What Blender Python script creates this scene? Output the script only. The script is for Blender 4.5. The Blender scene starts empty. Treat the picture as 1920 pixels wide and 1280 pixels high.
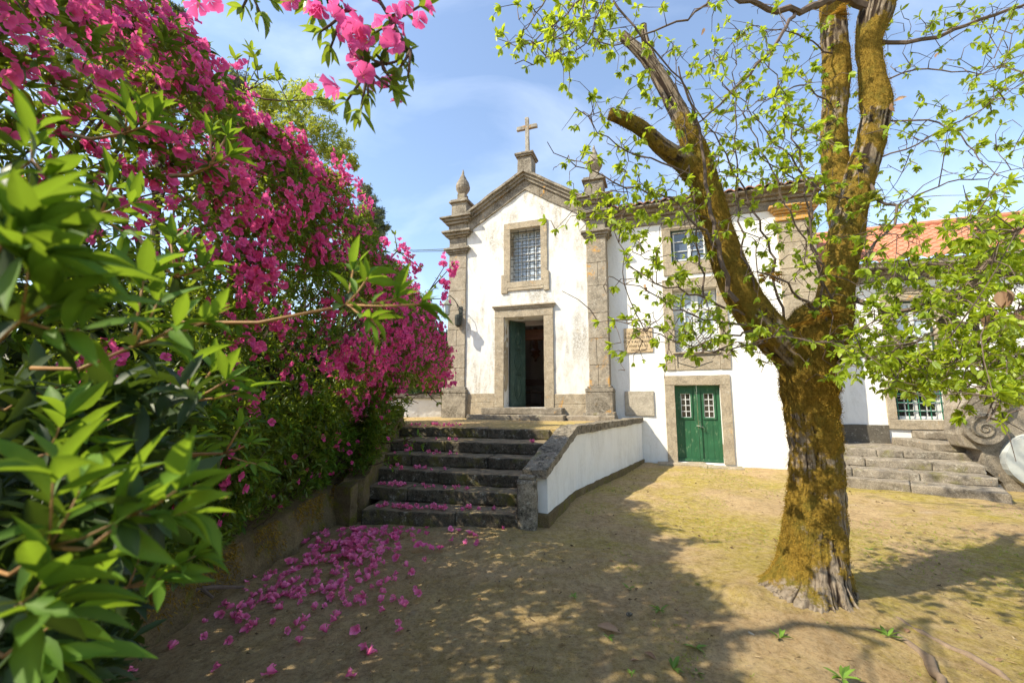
import bpy, math, random
import numpy as np
from math import radians, sin, cos, tan, atan, atan2, pi, sqrt
from mathutils import Vector, Matrix
from mathutils.geometry import tessellate_polygon
rng = np.random.default_rng(7); random.seed(7)
SC = bpy.context.scene; COL = SC.collection
# ------------------------------------------------------------------ camera, sky, sun, exposure
CZ = 1.6; F = 800.0; PITCH = atan(108 / 800)
cd = bpy.data.cameras.new('camera'); cam = bpy.data.objects.new('camera', cd); COL.objects.link(cam)
cam.location = (0, 0, CZ); cam.rotation_euler = (pi / 2 + PITCH, 0, 0)
cd.sensor_width = 36; cd.lens = 15.0; cd.clip_start = 0.05; cd.clip_end = 2000
cd.dof.use_dof = True; cd.dof.focus_distance = 7.0; cd.dof.aperture_fstop = 3.4
SC.camera = cam
SUN_AZ = atan2(-0.95, -0.34); SUN_EL = radians(45)
S = Vector((sin(SUN_AZ) * cos(SUN_EL), cos(SUN_AZ) * cos(SUN_EL), sin(SUN_EL)))
sl = bpy.data.lights.new('sun', 'SUN'); sl.energy = 4.5; sl.angle = radians(0.55); sl.color = (1.0, 0.91, 0.72)
so = bpy.data.objects.new('sun', sl); COL.objects.link(so); so.rotation_euler = S.to_track_quat('Z', 'Y').to_euler(); so.location = (-10, -4, 12)
W = bpy.data.worlds.new('World'); SC.world = W; W.use_nodes = True
nt = W.node_tree; nt.nodes.clear()
wo = nt.nodes.new('ShaderNodeOutputWorld'); bg = nt.nodes.new('ShaderNodeBackground'); sky = nt.nodes.new('ShaderNodeTexSky')
sky.sky_type = 'NISHITA'; sky.sun_disc = False; sky.sun_elevation = SUN_EL; sky.sun_rotation = SUN_AZ % (2 * pi)
sky.air_density = 1.15; sky.dust_density = 0.8; sky.ozone_density = 2.2
tc = nt.nodes.new('ShaderNodeTexCoord'); mp = nt.nodes.new('ShaderNodeMapping'); mp.inputs['Scale'].default_value = (1.0, 3.2, 2.2); mp.inputs['Rotation'].default_value = (0.3, 0.5, 0.5)
no = nt.nodes.new('ShaderNodeTexNoise'); no.inputs['Scale'].default_value = 1.7; no.inputs['Detail'].default_value = 7; no.inputs['Roughness'].default_value = 0.55; no.inputs['Distortion'].default_value = 0.5
rp = nt.nodes.new('ShaderNodeValToRGB'); rp.color_ramp.elements[0].position = 0.48; rp.color_ramp.elements[0].color = (0.03, 0.03, 0.03, 1)
rp.color_ramp.elements[1].position = 0.80; rp.color_ramp.elements[1].color = (0.22, 0.22, 0.22, 1)
mx = nt.nodes.new('ShaderNodeMixRGB'); mx.inputs['Color2'].default_value = (8.5, 8.9, 9.4, 1)
nt.links.new(tc.outputs['Generated'], mp.inputs['Vector']); nt.links.new(mp.outputs['Vector'], no.inputs['Vector'])
nt.links.new(no.outputs['Fac'], rp.inputs['Fac']); nt.links.new(rp.outputs['Color'], mx.inputs['Fac'])
nt.links.new(sky.outputs['Color'], mx.inputs['Color1']); nt.links.new(mx.outputs['Color'], bg.inputs['Color'])
bg.inputs['Strength'].default_value = 0.15; nt.links.new(bg.outputs['Background'], wo.inputs['Surface'])
SC.view_settings.view_transform = 'Standard'; SC.view_settings.look = 'None'; SC.view_settings.exposure = 0.93; SC.view_settings.gamma = 1
SC.cycles.max_bounces = 8; SC.cycles.transparent_max_bounces = 8; SC.cycles.use_denoising = True; SC.cycles.sample_clamp_indirect = 4

# ------------------------------------------------------------------ geometry helpers
def ray(u, v):
    x = (u - 960) / F; y = (640 - v) / F
    return np.array([x, cos(PITCH) - y * sin(PITCH), sin(PITCH) + y * cos(PITCH)])
C0 = np.array([0, 0, CZ])
def at(u, v, Y):
    r = ray(u, v); return C0 + r * (Y / r[1])
def onz(u, v, z=0.0):
    r = ray(u, v); return C0 + r * ((z - CZ) / r[2])
def proj(P):
    P = np.asarray(P, float); d = P - C0
    f = d[..., 1] * cos(PITCH) + d[..., 2] * sin(PITCH); y = -d[..., 1] * sin(PITCH) + d[..., 2] * cos(PITCH)
    f = np.where(f < 0.05, 0.05, f)
    return 960 + F * d[..., 0] / f, 640 - F * y / f, f
AB = radians(19); EX = np.array([cos(AB), -sin(AB), 0]); EY = np.array([sin(AB), cos(AB), 0])
def L(x, y, z): return EX * x + EY * y + np.array([0, 0, z])       # building frame -> world
def _h(i, j, k, s):
    n = (i * 374761393 + j * 668265263 + k * 2147483647 + s * 1274126177) & 0xffffffff
    n = ((n ^ (n >> 13)) * 1274126177) & 0xffffffff
    return ((n ^ (n >> 16)) & 0xffff) / 32767.5 - 1.0
def vnoise(P, sc=1.0, seed=0):
    P = np.asarray(P, float) * sc; I = np.floor(P).astype(np.int64); f = P - I; f = f * f * (3 - 2 * f); r = 0
    for a in (0, 1):
        for b in (0, 1):
            for c in (0, 1):
                w = (f[:, 0] if a else 1 - f[:, 0]) * (f[:, 1] if b else 1 - f[:, 1]) * (f[:, 2] if c else 1 - f[:, 2])
                r = r + w * _h(I[:, 0] + a, I[:, 1] + b, I[:, 2] + c, seed)
    return r
def fbm(P, sc=1.0, seed=0, o=4):
    r = 0; a = 1.0
    for k in range(o): r = r + a * vnoise(P, sc * 2 ** k, seed + k); a *= 0.5
    return r
def nrm(a): return a / np.maximum(np.linalg.norm(a, axis=-1, keepdims=True), 1e-9)
def tag(o, label=None, cat=None, group=None, kind=None):
    if label: o['label'] = label
    if cat: o['category'] = cat
    if group: o['group'] = group
    if kind: o['kind'] = kind
    return o
def empty(name, loc, rz=0.0, label=None, cat=None, group=None):
    o = bpy.data.objects.new(name, None); COL.objects.link(o); o.location = loc; o.rotation_euler = (0, 0, rz); o.empty_display_size = .1
    return tag(o, label, cat, group)
def mesh_np(name, V, Fc, mat, parent=None, smooth=False, attr=None, off=(0, 0, 0), rz=0.0, link=True):
    """V (n,3); Fc: list of (m,k) int arrays."""
    V = np.asarray(V, float) - np.asarray(off, float)
    if rz:
        c, s = cos(-rz), sin(-rz); V = np.stack([V[:, 0] * c - V[:, 1] * s, V[:, 0] * s + V[:, 1] * c, V[:, 2]], 1)
    me = bpy.data.meshes.new(name); me.vertices.add(len(V)); me.vertices.foreach_set('co', V.astype(np.float32).ravel())
    Fc = [np.asarray(f, np.int32) for f in Fc if len(f)]
    tot = sum(f.size for f in Fc); n = sum(len(f) for f in Fc)
    me.loops.add(tot); me.loops.foreach_set('vertex_index', np.concatenate([f.ravel() for f in Fc]))
    cnt = np.concatenate([np.full(len(f), f.shape[1], np.int32) for f in Fc]); st = np.concatenate([[0], np.cumsum(cnt)[:-1]]).astype(np.int32)
    me.polygons.add(n); me.polygons.foreach_set('loop_start', st); me.polygons.foreach_set('loop_total', cnt)
    if smooth: me.polygons.foreach_set('use_smooth', np.ones(n, bool))
    me.update(calc_edges=True)
    for k, a in (attr or {}).items():
        t = me.attributes.new(k, 'FLOAT', 'POINT'); t.data.foreach_set('value', np.asarray(a, np.float32))
    if mat: me.materials.append(mat)
    if not link: return me
    o = bpy.data.objects.new(name, me); COL.objects.link(o)
    if parent: o.parent = parent
    else: o.location = off; o.rotation_euler = (0, 0, rz)
    return o
class MB:
    """collects shapes and links them as ONE mesh; coordinates in the frame of `xf` (building frame by default for architecture)"""
    def __init__(s, xf=None): s.v = []; s.f = []; s.xf = xf
    def add(s, V, Fs):
        n = len(s.v)
        for p in V: s.v.append(tuple(s.xf(*p)) if s.xf else tuple(p))
        for f in Fs: s.f.append(tuple(i + n for i in f))
    def box(s, x0, x1, y0, y1, z0, z1):
        s.add([(x0, y0, z0), (x1, y0, z0), (x1, y1, z0), (x0, y1, z0), (x0, y0, z1), (x1, y0, z1), (x1, y1, z1), (x0, y1, z1)],
              [(0, 3, 2, 1), (4, 5, 6, 7), (0, 1, 5, 4), (1, 2, 6, 5), (2, 3, 7, 6), (3, 0, 4, 7)])
        return s
    def gbox(s, x0, x1, y0, y1, z0, z1, r=.1, ch=.0):
        """box with gridded faces (so it can be roughened) and slightly rounded edges ch"""
        def ax(a, b):
            n = max(1, int(round((b - a) / r))); t = list(np.linspace(a, b, n + 1))
            if ch and b - a > 3 * ch: t = [a, a + ch] + [q for q in t if a + 1.5 * ch < q < b - 1.5 * ch] + [b - ch, b]
            return t
        X, Y, Z = ax(x0, x1), ax(y0, y1), ax(z0, z1); ix = {}; V = []; Fs = []
        def vid(i, j, k):
            if (i, j, k) not in ix:
                p = [X[i], Y[j], Z[k]]; e = [(i in (0, len(X) - 1)), (j in (0, len(Y) - 1)), (k in (0, len(Z) - 1))]
                if ch and sum(e) > 1:
                    q = .3 * ch if sum(e) == 2 else .42 * ch
                    for a, (lo, hi) in enumerate(((x0, x1), (y0, y1), (z0, z1))):
                        if e[a]: p[a] += q if abs(p[a] - lo) < 1e-9 else -q
                ix[(i, j, k)] = len(V); V.append(tuple(p))
            return ix[(i, j, k)]
        nx, ny, nz = len(X) - 1, len(Y) - 1, len(Z) - 1
        for i in range(nx):
            for j in range(ny):
                Fs.append((vid(i, j, 0), vid(i, j + 1, 0), vid(i + 1, j + 1, 0), vid(i + 1, j, 0))); Fs.append((vid(i, j, nz), vid(i + 1, j, nz), vid(i + 1, j + 1, nz), vid(i, j + 1, nz)))
            for k in range(nz):
                Fs.append((vid(i, 0, k), vid(i + 1, 0, k), vid(i + 1, 0, k + 1), vid(i, 0, k + 1))); Fs.append((vid(i, ny, k), vid(i, ny, k + 1), vid(i + 1, ny, k + 1), vid(i + 1, ny, k)))
        for j in range(ny):
            for k in range(nz):
                Fs.append((vid(0, j, k), vid(0, j, k + 1), vid(0, j + 1, k + 1), vid(0, j + 1, k))); Fs.append((vid(nx, j, k), vid(nx, j + 1, k), vid(nx, j + 1, k + 1), vid(nx, j, k + 1)))
        s.add(V, Fs); return s
    def slab(s, outer, holes, y0, y1, depth=None):
        """upright slab in the x-z plane with openings; y0 is the front"""
        loops = [outer] + holes; tri = tessellate_polygon([[Vector((a, b, 0)) for a, b in l] for l in loops])
        P = [p for l in loops for p in l]; n = len(P)
        V = [(a, y0, b) for a, b in P] + [(a, y1, b) for a, b in P]; Fs = []
        for t in tri:
            Fs.append(tuple(t)); Fs.append(tuple(i + n for i in reversed(t)))
        k = 0
        for l in loops:
            for i in range(len(l)):
                a = k + i; b = k + (i + 1) % len(l); Fs.append((a, b, b + n, a + n))
            k += len(l)
        s.add(V, Fs); return s
    def prism(s, poly, a0, a1, axis='x'):
        """poly in (y,z) extruded along x, or in (x,y) along z, or (x,z) along y"""
        n = len(poly)
        mk = {'x': lambda p, a: (a, p[0], p[1]), 'z': lambda p, a: (p[0], p[1], a), 'y': lambda p, a: (p[0], a, p[1])}[axis]
        V = [mk(p, a0) for p in poly] + [mk(p, a1) for p in poly]
        tri = tessellate_polygon([[Vector((a, b, 0)) for a, b in poly]])
        Fs = [tuple(t) for t in tri] + [tuple(i + n for i in reversed(t)) for t in tri]
        Fs += [(i, (i + 1) % n, (i + 1) % n + n, i + n) for i in range(n)]
        s.add(V, Fs); return s
    def tube(s, pts, rad, n=8, cap=True):
        pts = [np.asarray(p, float) for p in pts]; m = len(pts)
        if np.isscalar(rad): rad = [rad] * m
        V = []; Fs = []; up = None
        for i, p in enumerate(pts):
            d = nrm(pts[min(i + 1, m - 1)] - pts[max(i - 1, 0)])
            if up is None: up = np.cross(d, [0, 0, 1.0] if abs(d[2]) < .9 else [1.0, 0, 0])
            a = nrm(up - d * (up @ d)); b = np.cross(d, a); up = a
            for k in range(n): t = 2 * pi * k / n; V.append(tuple(p + (a * cos(t) + b * sin(t)) * rad[i]))
        for i in range(m - 1):
            for k in range(n): Fs.append((i * n + k, i * n + (k + 1) % n, (i + 1) * n + (k + 1) % n, (i + 1) * n + k))
        if cap: Fs.append(tuple(range(n))[::-1]); Fs.append(tuple(range((m - 1) * n, m * n)))
        s.add(V, Fs); return s
    def lathe(s, cx, cy, prof, n=20, sq=False):
        V = []; Fs = []
        for r, z in prof:
            for k in range(n): t = 2 * pi * k / n + pi / n; V.append((cx + r * cos(t), cy + r * sin(t), z))
        m = len(prof)
        for i in range(m - 1):
            for k in range(n): Fs.append((i * n + k, i * n + (k + 1) % n, (i + 1) * n + (k + 1) % n, (i + 1) * n + k))
        Fs.append(tuple(range(n))[::-1]); Fs.append(tuple(range((m - 1) * n, m * n))); s.add(V, Fs); return s
    def build(s, name, mat, parent=None, jit=0.0, js=3.0, bevel=0.0, smooth=False, off=None, rz=None, seed=1):
        V = np.array(s.v, float)
        if jit:
            D = np.stack([fbm(V, js, seed + 11 * a, 3) for a in range(3)], 1); V = V + D * jit
        if off is None: off = tuple(parent['_o']) if parent is not None and '_o' in parent else (0, 0, 0)
        if rz is None: rz = parent['_r'] if parent is not None and '_r' in parent else 0.0
        V = V - np.asarray(off)
        if rz:
            c, q = cos(-rz), sin(-rz); V = np.stack([V[:, 0] * c - V[:, 1] * q, V[:, 0] * q + V[:, 1] * c, V[:, 2]], 1)
        me = bpy.data.meshes.new(name); me.from_pydata(V.tolist(), [], s.f); me.validate(); me.update()
        import bmesh
        bm = bmesh.new(); bm.from_mesh(me); bmesh.ops.recalc_face_normals(bm, faces=bm.faces); bm.to_mesh(me); bm.free()
        if smooth: me.polygons.foreach_set('use_smooth', np.ones(len(me.polygons), bool))
        me.materials.append(mat); o = bpy.data.objects.new(name, me); COL.objects.link(o)
        if parent is not None: o.parent = parent; o['_o'] = list(map(float, off)); o['_r'] = float(rz)
        else: o.location = off; o.rotation_euler = (0, 0, rz)
        if bevel:
            b = o.modifiers.new('b', 'BEVEL'); b.width = bevel; b.segments = 2; b.limit_method = 'ANGLE'; b.angle_limit = radians(40)
        return o
def root(name, p, rz=0.0, label=None, cat=None, group=None):
    o = empty(name, tuple(p), rz, label, cat, group); o['_o'] = [float(a) for a in p]; o['_r'] = float(rz); return o
def child(name, mb, mat, par, **k): return mb.build(name, mat, par, **k)

# ------------------------------------------------------------------ materials
class N:
    def __init__(s, name):
        s.m = bpy.data.materials.new(name); s.m.use_nodes = True; s.t = s.m.node_tree; s.t.nodes.clear()
        s.out = s.t.nodes.new('ShaderNodeOutputMaterial'); s.tc = s.t.nodes.new('ShaderNodeTexCoord')
        g = s.t.nodes.new('ShaderNodeNewGeometry'); s.pos = g.outputs['Position']; s.geo = g
    def n(s, typ, **k):
        o = s.t.nodes.new(typ)
        for a, b in k.items():
            if hasattr(o, a) and a not in ('Scale',): setattr(o, a, b)
        return o
    def set(s, sock, v):
        if isinstance(v, bpy.types.NodeSocket): s.t.links.new(v, sock)
        elif isinstance(v, (tuple, list)) and len(v) == 3 and sock.type == 'RGBA': sock.default_value = (*v, 1)
        else: sock.default_value = v
    def noise(s, scale, detail=4, rough=.55, vec=None, dist=0.0, stretch=None):
        o = s.t.nodes.new('ShaderNodeTexNoise'); o.inputs['Scale'].default_value = scale; o.inputs['Detail'].default_value = detail; o.inputs['Roughness'].default_value = rough; o.inputs['Distortion'].default_value = dist
        v = vec or s.pos
        if stretch: m = s.t.nodes.new('ShaderNodeMapping'); m.inputs['Scale'].default_value = stretch; s.t.links.new(v, m.inputs['Vector']); v = m.outputs['Vector']
        s.t.links.new(v, o.inputs['Vector']); return o.outputs['Fac']
    def voro(s, scale, feature='F1', vec=None, rand=1.0):
        o = s.t.nodes.new('ShaderNodeTexVoronoi'); o.feature = feature; o.inputs['Scale'].default_value = scale; s.t.links.new(vec or s.pos, o.inputs['Vector']); return o.outputs['Distance']
    def ramp(s, f, a, b, c0=(0, 0, 0), c1=(1, 1, 1)):
        o = s.t.nodes.new('ShaderNodeValToRGB'); e = o.color_ramp.elements; e[0].position = a; e[1].position = b; e[0].color = (*c0, 1); e[1].color = (*c1, 1); s.t.links.new(f, o.inputs['Fac']); return o.outputs['Color']
    def mix(s, f, a, b, mode='MIX'):
        o = s.t.nodes.new('ShaderNodeMixRGB'); o.blend_type = mode; s.set(o.inputs['Fac'], f); s.set(o.inputs['Color1'], a); s.set(o.inputs['Color2'], b); return o.outputs['Color']
    def math(s, op, a, b=0.0):
        o = s.t.nodes.new('ShaderNodeMath'); o.operation = op; s.set(o.inputs[0], a); s.set(o.inputs[1], b); return o.outputs[0]
    def attr(s, name): o = s.t.nodes.new('ShaderNodeAttribute'); o.attribute_name = name; return o.outputs['Fac']
    def bump(s, h, strength=.5, dist=.01, nrm=None):
        o = s.t.nodes.new('ShaderNodeBump'); o.inputs['Strength'].default_value = strength; o.inputs['Distance'].default_value = dist; s.t.links.new(h, o.inputs['Height'])
        if nrm: s.t.links.new(nrm, o.inputs['Normal'])
        return o.outputs['Normal']
    def done(s, col, rough=.85, normal=None, spec=.3, metal=0.0, extra=None):
        b = s.t.nodes.new('ShaderNodeBsdfPrincipled'); s.set(b.inputs['Base Color'], col); s.set(b.inputs['Roughness'], rough); b.inputs['Specular IOR Level'].default_value = spec; b.inputs['Metallic'].default_value = metal
        if normal: s.t.links.new(normal, b.inputs['Normal'])
        if extra: extra(b)
        s.t.links.new(b.outputs['BSDF'], s.out.inputs['Surface']); s.b = b; return s.m
def sepz(n):
    o = n.t.nodes.new('ShaderNodeSeparateXYZ'); n.t.links.new(n.pos, o.inputs[0]); return o.outputs
def plaster(name, grime=.5, tint=(.80, .79, .76)):
    n = N(name); big = n.noise(.9, 5, .6); st = n.noise(2.2, 6, .7, stretch=(1.6, 1.6, .45), dist=.6); fine = n.noise(26, 5, .75)
    g = n.math('MULTIPLY', n.ramp(st, .43, .60), n.ramp(fine, .34, .56)); g = n.math('MULTIPLY', g, n.ramp(big, .34, .54))
    col = n.mix(n.math('MULTIPLY', g, grime), tint, (.24, .205, .155))
    rust = n.math('MULTIPLY', n.ramp(n.noise(3.4, 5, .7, dist=.4), .56, .70), grime * .6); col = n.mix(rust, col, (.50, .42, .30))
    col = n.mix(n.ramp(n.noise(.5, 3), .4, .7), col, n.mix(.06, col, (.5, .48, .42)))
    nm = n.bump(n.noise(5, 4, .6), .35, .02); nm = n.bump(n.noise(60, 4, .7), .25, .004, nm)
    return n.done(col, .9, nm, .15)
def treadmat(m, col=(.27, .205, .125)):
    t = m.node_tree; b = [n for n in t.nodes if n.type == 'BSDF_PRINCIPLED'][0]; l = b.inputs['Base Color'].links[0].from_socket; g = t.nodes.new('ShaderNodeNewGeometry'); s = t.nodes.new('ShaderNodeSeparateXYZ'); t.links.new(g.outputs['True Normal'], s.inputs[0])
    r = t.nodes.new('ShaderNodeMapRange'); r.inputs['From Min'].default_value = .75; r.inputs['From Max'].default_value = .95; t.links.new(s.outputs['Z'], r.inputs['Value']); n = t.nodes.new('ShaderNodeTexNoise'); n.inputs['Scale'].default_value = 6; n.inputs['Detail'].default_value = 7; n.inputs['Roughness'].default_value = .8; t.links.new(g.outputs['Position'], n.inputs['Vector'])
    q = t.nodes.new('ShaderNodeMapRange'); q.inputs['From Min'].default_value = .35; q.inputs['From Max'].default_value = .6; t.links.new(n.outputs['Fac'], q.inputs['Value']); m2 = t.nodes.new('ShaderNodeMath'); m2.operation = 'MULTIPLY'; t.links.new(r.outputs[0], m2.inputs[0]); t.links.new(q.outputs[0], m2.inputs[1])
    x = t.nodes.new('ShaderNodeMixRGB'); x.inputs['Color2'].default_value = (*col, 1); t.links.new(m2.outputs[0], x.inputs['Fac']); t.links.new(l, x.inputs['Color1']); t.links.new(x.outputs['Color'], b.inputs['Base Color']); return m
def granite(name, a=(.26, .22, .165), b=(.39, .335, .26), dark=.5, orange=.0, moss=.0, sc=1.0, dcol=(.10, .085, .065)):
    n = N(name); base = n.mix(n.ramp(n.noise(1.6 * sc, 5, .6), .35, .65), a, b)
    base = n.mix(.55, base, n.mix(n.ramp(n.noise(70, 5, .85), .40, .60), tuple(c * .45 for c in a), tuple(min(1, c * 1.45) for c in b)))
    base = n.mix(n.math('MULTIPLY', n.ramp(n.voro(150), .0, .35, (1, 1, 1), (0, 0, 0)), .35), base, (.08, .07, .06))
    d = n.math('MULTIPLY', n.ramp(n.noise(3.2 * sc, 7, .75, dist=.5), .41, .58), n.ramp(n.noise(22, 6, .8), .36, .56)); base = n.mix(n.math('MULTIPLY', d, dark), base, dcol)
    wl = n.math('MULTIPLY', n.ramp(n.noise(7 * sc, 5, .75), .55, .63), n.ramp(n.noise(45, 3), .4, .6)); base = n.mix(n.math('MULTIPLY', wl, .5), base, (.55, .52, .44))
    if orange:
        o = n.ramp(n.noise(2.6, 6, .7, dist=.5), .66 - orange * .22, .72 - orange * .2); base = n.mix(n.math('MULTIPLY', n.math('MULTIPLY', o, n.ramp(n.noise(30, 4), .35, .55)), .85), base, (.55, .27, .03))
    if moss:
        o = n.ramp(n.noise(2.0, 6, .7, dist=.3), .62 - moss * .2, .75 - moss * .2); base = n.mix(n.math('MULTIPLY', o, .8), base, (.13, .12, .02))
    nm = n.bump(n.noise(9, 6, .7), .7, .02); nm = n.bump(n.noise(90, 3, .8), .5, .004, nm)
    return n.done(base, .92, nm, .2)
def paint(name, col, wear=(.5, .5, .42), amt=.5, rough=.5):
    n = N(name); w = n.math('MULTIPLY', n.ramp(n.noise(14, 7, .75, stretch=(1, 1, .35)), .56, .66), amt)
    c = n.mix(n.ramp(n.noise(3, 4), .3, .7), col, tuple(x * .7 for x in col)); c = n.mix(w, c, wear)
    return n.done(c, rough, n.bump(n.noise(40, 4, .7, stretch=(1, 1, .2)), .3, .003), .4)
def flat(name, col, rough=.7, metal=0.0, var=.35, spec=.3):
    n = N(name); c = n.mix(n.ramp(n.noise(20, 5, .7), .3, .7), tuple(x * (1 - var) for x in col), tuple(min(1, x * (1 + var * .5)) for x in col))
    return n.done(c, rough, n.bump(n.noise(60, 3), .25, .003), spec, metal)
def glass(name, col=(.05, .06, .08), rough=.06):
    n = N(name); c = n.mix(n.ramp(n.noise(1.3, 3), .35, .65), col, tuple(x * 1.8 for x in col)); return n.done(c, rough, n.bump(n.noise(2.0, 2), .05, .05), .9)
M = {}
M['plaster'] = plaster('weathered_plaster', .8, (.66, .65, .62))
M['plaster_clean'] = plaster('white_plaster', .22, (.76, .75, .72))
M['plaster_shaded'] = plaster('shaded_plaster', .6, (.44, .46, .44))  # white plaster greyed: partial shade is painted into its tint
M['granite'] = granite('granite', dark=.55, orange=.12)
M['granite_frame'] = granite('granite_frame', (.33, .27, .19), (.44, .37, .27), .55, .1)
M['granite_lichen'] = granite('lichened_granite', dark=.7, orange=.42)
M['granite_top'] = granite('pediment_granite', (.20, .175, .14), (.33, .29, .23), 1.0, .16)
M['granite_dark'] = granite('mossy_dark_granite', (.060, .050, .035), (.14, .118, .085), .9, 0, .45, 1.3, (.025, .022, .016))
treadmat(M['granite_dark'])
M['granite_grey'] = granite('grey_granite', (.19, .16, .125), (.31, .265, .205), .85, .05, .25)
M['plinth'] = granite('soot_dark_plinth', (.085, .075, .062), (.13, .115, .09), .6, 0, .1)
M['cap'] = granite('weathered_cap_granite', (.14, .12, .09), (.31, .265, .20), 1.0, 0, .25, 1.6, (.035, .03, .022))
M['green'] = paint('green_door_paint', (.022, .115, .05), (.25, .33, .2), .6)
M['dkgreen'] = paint('grey_green_paint', (.035, .072, .06), (.2, .25, .2), .5)
M['white_paint'] = paint('white_paint', (.72, .73, .72), (.4, .38, .32), .4)
M['shutter'] = paint('white_shutter_paint', (.66, .67, .66), (.4, .38, .32), .35)
M['iron'] = flat('dark_iron', (.05, .055, .05), .6, .6)
M['iron_green'] = flat('green_iron', (.04, .17, .11), .5)
M['glass'] = glass('window_glass', (.07, .09, .13)); M['glass_dark'] = glass('dark_glass', (.012, .014, .013), .1)
M['glass_pale'] = glass('pale_glass', (.30, .34, .38), .15)
M['wood_dark'] = flat('dark_wood', (.06, .03, .02), .5); M['wood_red'] = flat('red_brown_wood', (.16, .07, .04), .6)
M['inner_plaster'] = plaster('inner_plaster', .1, (.55, .50, .48))
def groundmat():
    n = N('sandy_mossy_earth'); P = n.pos
    sand = n.mix(n.ramp(n.noise(1.1, 6, .65), .3, .7), (.42, .28, .135), (.56, .40, .21))
    moss = n.mix(n.ramp(n.noise(6, 5, .7), .3, .7), (.34, .27, .03), (.46, .37, .05))
    mm = n.math('MULTIPLY', n.ramp(n.noise(.55, 7, .68, dist=.5), .42, .58), n.ramp(n.noise(7, 6, .75, stretch=(.5, 2.0, 1)), .27, .52))
    xyz = sepz(n)
    # moss grows thickest out in the open courtyard, bare sandy earth by the hedge
    fx = n.t.nodes.new('ShaderNodeMapRange'); fx.inputs['From Min'].default_value = -.6; fx.inputs['From Max'].default_value = 2.0; n.t.links.new(xyz['X'], fx.inputs['Value'])
    mm = n.math('MULTIPLY', mm, n.math('ADD', n.math('MULTIPLY', fx.outputs[0], .75), .30))
    c = n.mix(n.math('MULTIPLY', mm, .9), sand, moss)
    gr = n.noise(38, 8, .88); c = n.mix(n.math('MULTIPLY', n.ramp(gr, .34, .50, (1, 1, 1), (0, 0, 0)), .85), c, (.10, .066, .034))
    c = n.mix(n.math('MULTIPLY', n.ramp(n.noise(9, 7, .8, dist=.6), .38, .50, (1, 1, 1), (0, 0, 0)), .45), c, (.15, .10, .05))
    c = n.mix(n.math('MULTIPLY', n.ramp(n.noise(140, 3, .8), .60, .72), .7), c, (.62, .53, .40))
    c = n.mix(n.math('MULTIPLY', n.ramp(n.noise(15, 6, .82, dist=.4, stretch=(1, .6, 1)), .44, .56), .42), c, n.mix(.5, c, (.80, .64, .40)))
    c = n.mix(n.math('MULTIPLY', n.ramp(n.noise(5, 8, .85, dist=1.2), .36, .47, (1, 1, 1), (0, 0, 0)), .35), c, (.17, .105, .045))
    dk = n.math('MULTIPLY', n.ramp(n.noise(2.4, 7, .75, dist=.8), .52, .66), n.ramp(n.noise(28, 4, .7), .4, .6)); c = n.mix(n.math('MULTIPLY', dk, .55), c, (.13, .09, .05))
    pale = n.math('MULTIPLY', n.ramp(n.noise(1.7, 6, .7, dist=1.), .60, .70), .35); c = n.mix(pale, c, (.56, .47, .36))
    nm = n.bump(n.noise(7, 8, .8), .9, .05); nm = n.bump(n.noise(60, 6, .88), 1.0, .018, nm)
    return n.done(c, .95, nm, .1)
M['ground'] = groundmat()
def earthmat():
    n = N('mossy_earth_bank'); c = n.mix(n.ramp(n.noise(3, 6, .7), .35, .65), (.15, .11, .06), (.28, .21, .11)); c = n.mix(n.ramp(n.noise(5, 6, .75), .5, .62), c, (.19, .17, .035))
    c = n.mix(n.ramp(n.noise(60, 4, .8), .35, .55, (1, 1, 1), (0, 0, 0)), c, n.mix(.6, c, (.04, .03, .02)))
    nm = n.bump(n.noise(14, 6, .8), 1.0, .04); nm = n.bump(n.noise(80, 4, .8), .8, .01, nm); return n.done(c, .95, nm, .1)
M['earth'] = earthmat()
def tilemat():
    n = N('terracotta_tile'); c = n.mix(n.ramp(n.noise(5, 5, .7), .3, .7), (.40, .145, .08), (.54, .25, .16)); c = n.mix(n.math('MULTIPLY', n.ramp(n.noise(2.2, 6, .7), .55, .7), .5), c, (.22, .13, .09))
    return n.done(c, .85, n.bump(n.noise(40, 4), .4, .01), .2)
M['tile'] = tilemat()
def tileold():
    n = N('weathered_tile'); c = n.mix(n.ramp(n.noise(9, 5, .7), .35, .6), (.10, .08, .06), (.42, .20, .12)); return n.done(c, .9, n.bump(n.noise(40, 4), .6, .01), .2)
M['tile_old'] = tileold()
def leafmat(name, dark, light, trans, tr=.4, gloss=.35, spec=.45):
    n = N(name); v = n.attr('v'); c = n.mix(v, dark, light); c = n.mix(n.math('MULTIPLY', n.ramp(n.noise(55, 4, .75), .48, .66), .35), c, n.mix(.5, c, tuple(x * .3 for x in light)))
    b = n.t.nodes.new('ShaderNodeBsdfPrincipled'); n.set(b.inputs['Base Color'], c); b.inputs['Roughness'].default_value = gloss; b.inputs['Specular IOR Level'].default_value = spec
    t = n.t.nodes.new('ShaderNodeBsdfTranslucent'); n.set(t.inputs['Color'], n.mix(v, tuple(x * .55 for x in trans), trans))
    m = n.t.nodes.new('ShaderNodeMixShader'); m.inputs[0].default_value = tr; n.t.links.new(b.outputs[0], m.inputs[1]); n.t.links.new(t.outputs[0], m.inputs[2]); n.t.links.new(m.outputs[0], n.out.inputs['Surface']); return n.m
M['leaf_az'] = leafmat('azalea_leaf', (.028, .060, .010), (.15, .23, .025), (.45, .58, .04), .38, .42)
M['leaf_old_shaded'] = leafmat('old_azalea_leaf', (.012, .030, .008), (.055, .095, .016), (.14, .22, .02), .22, .5, .35)  # old leaves, with the hedge's deep shade put into their colour
M['leaf_az_new'] = leafmat('young_azalea_leaf', (.028, .080, .010), (.12, .235, .022), (.34, .50, .03), .36, .6, .25)
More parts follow.
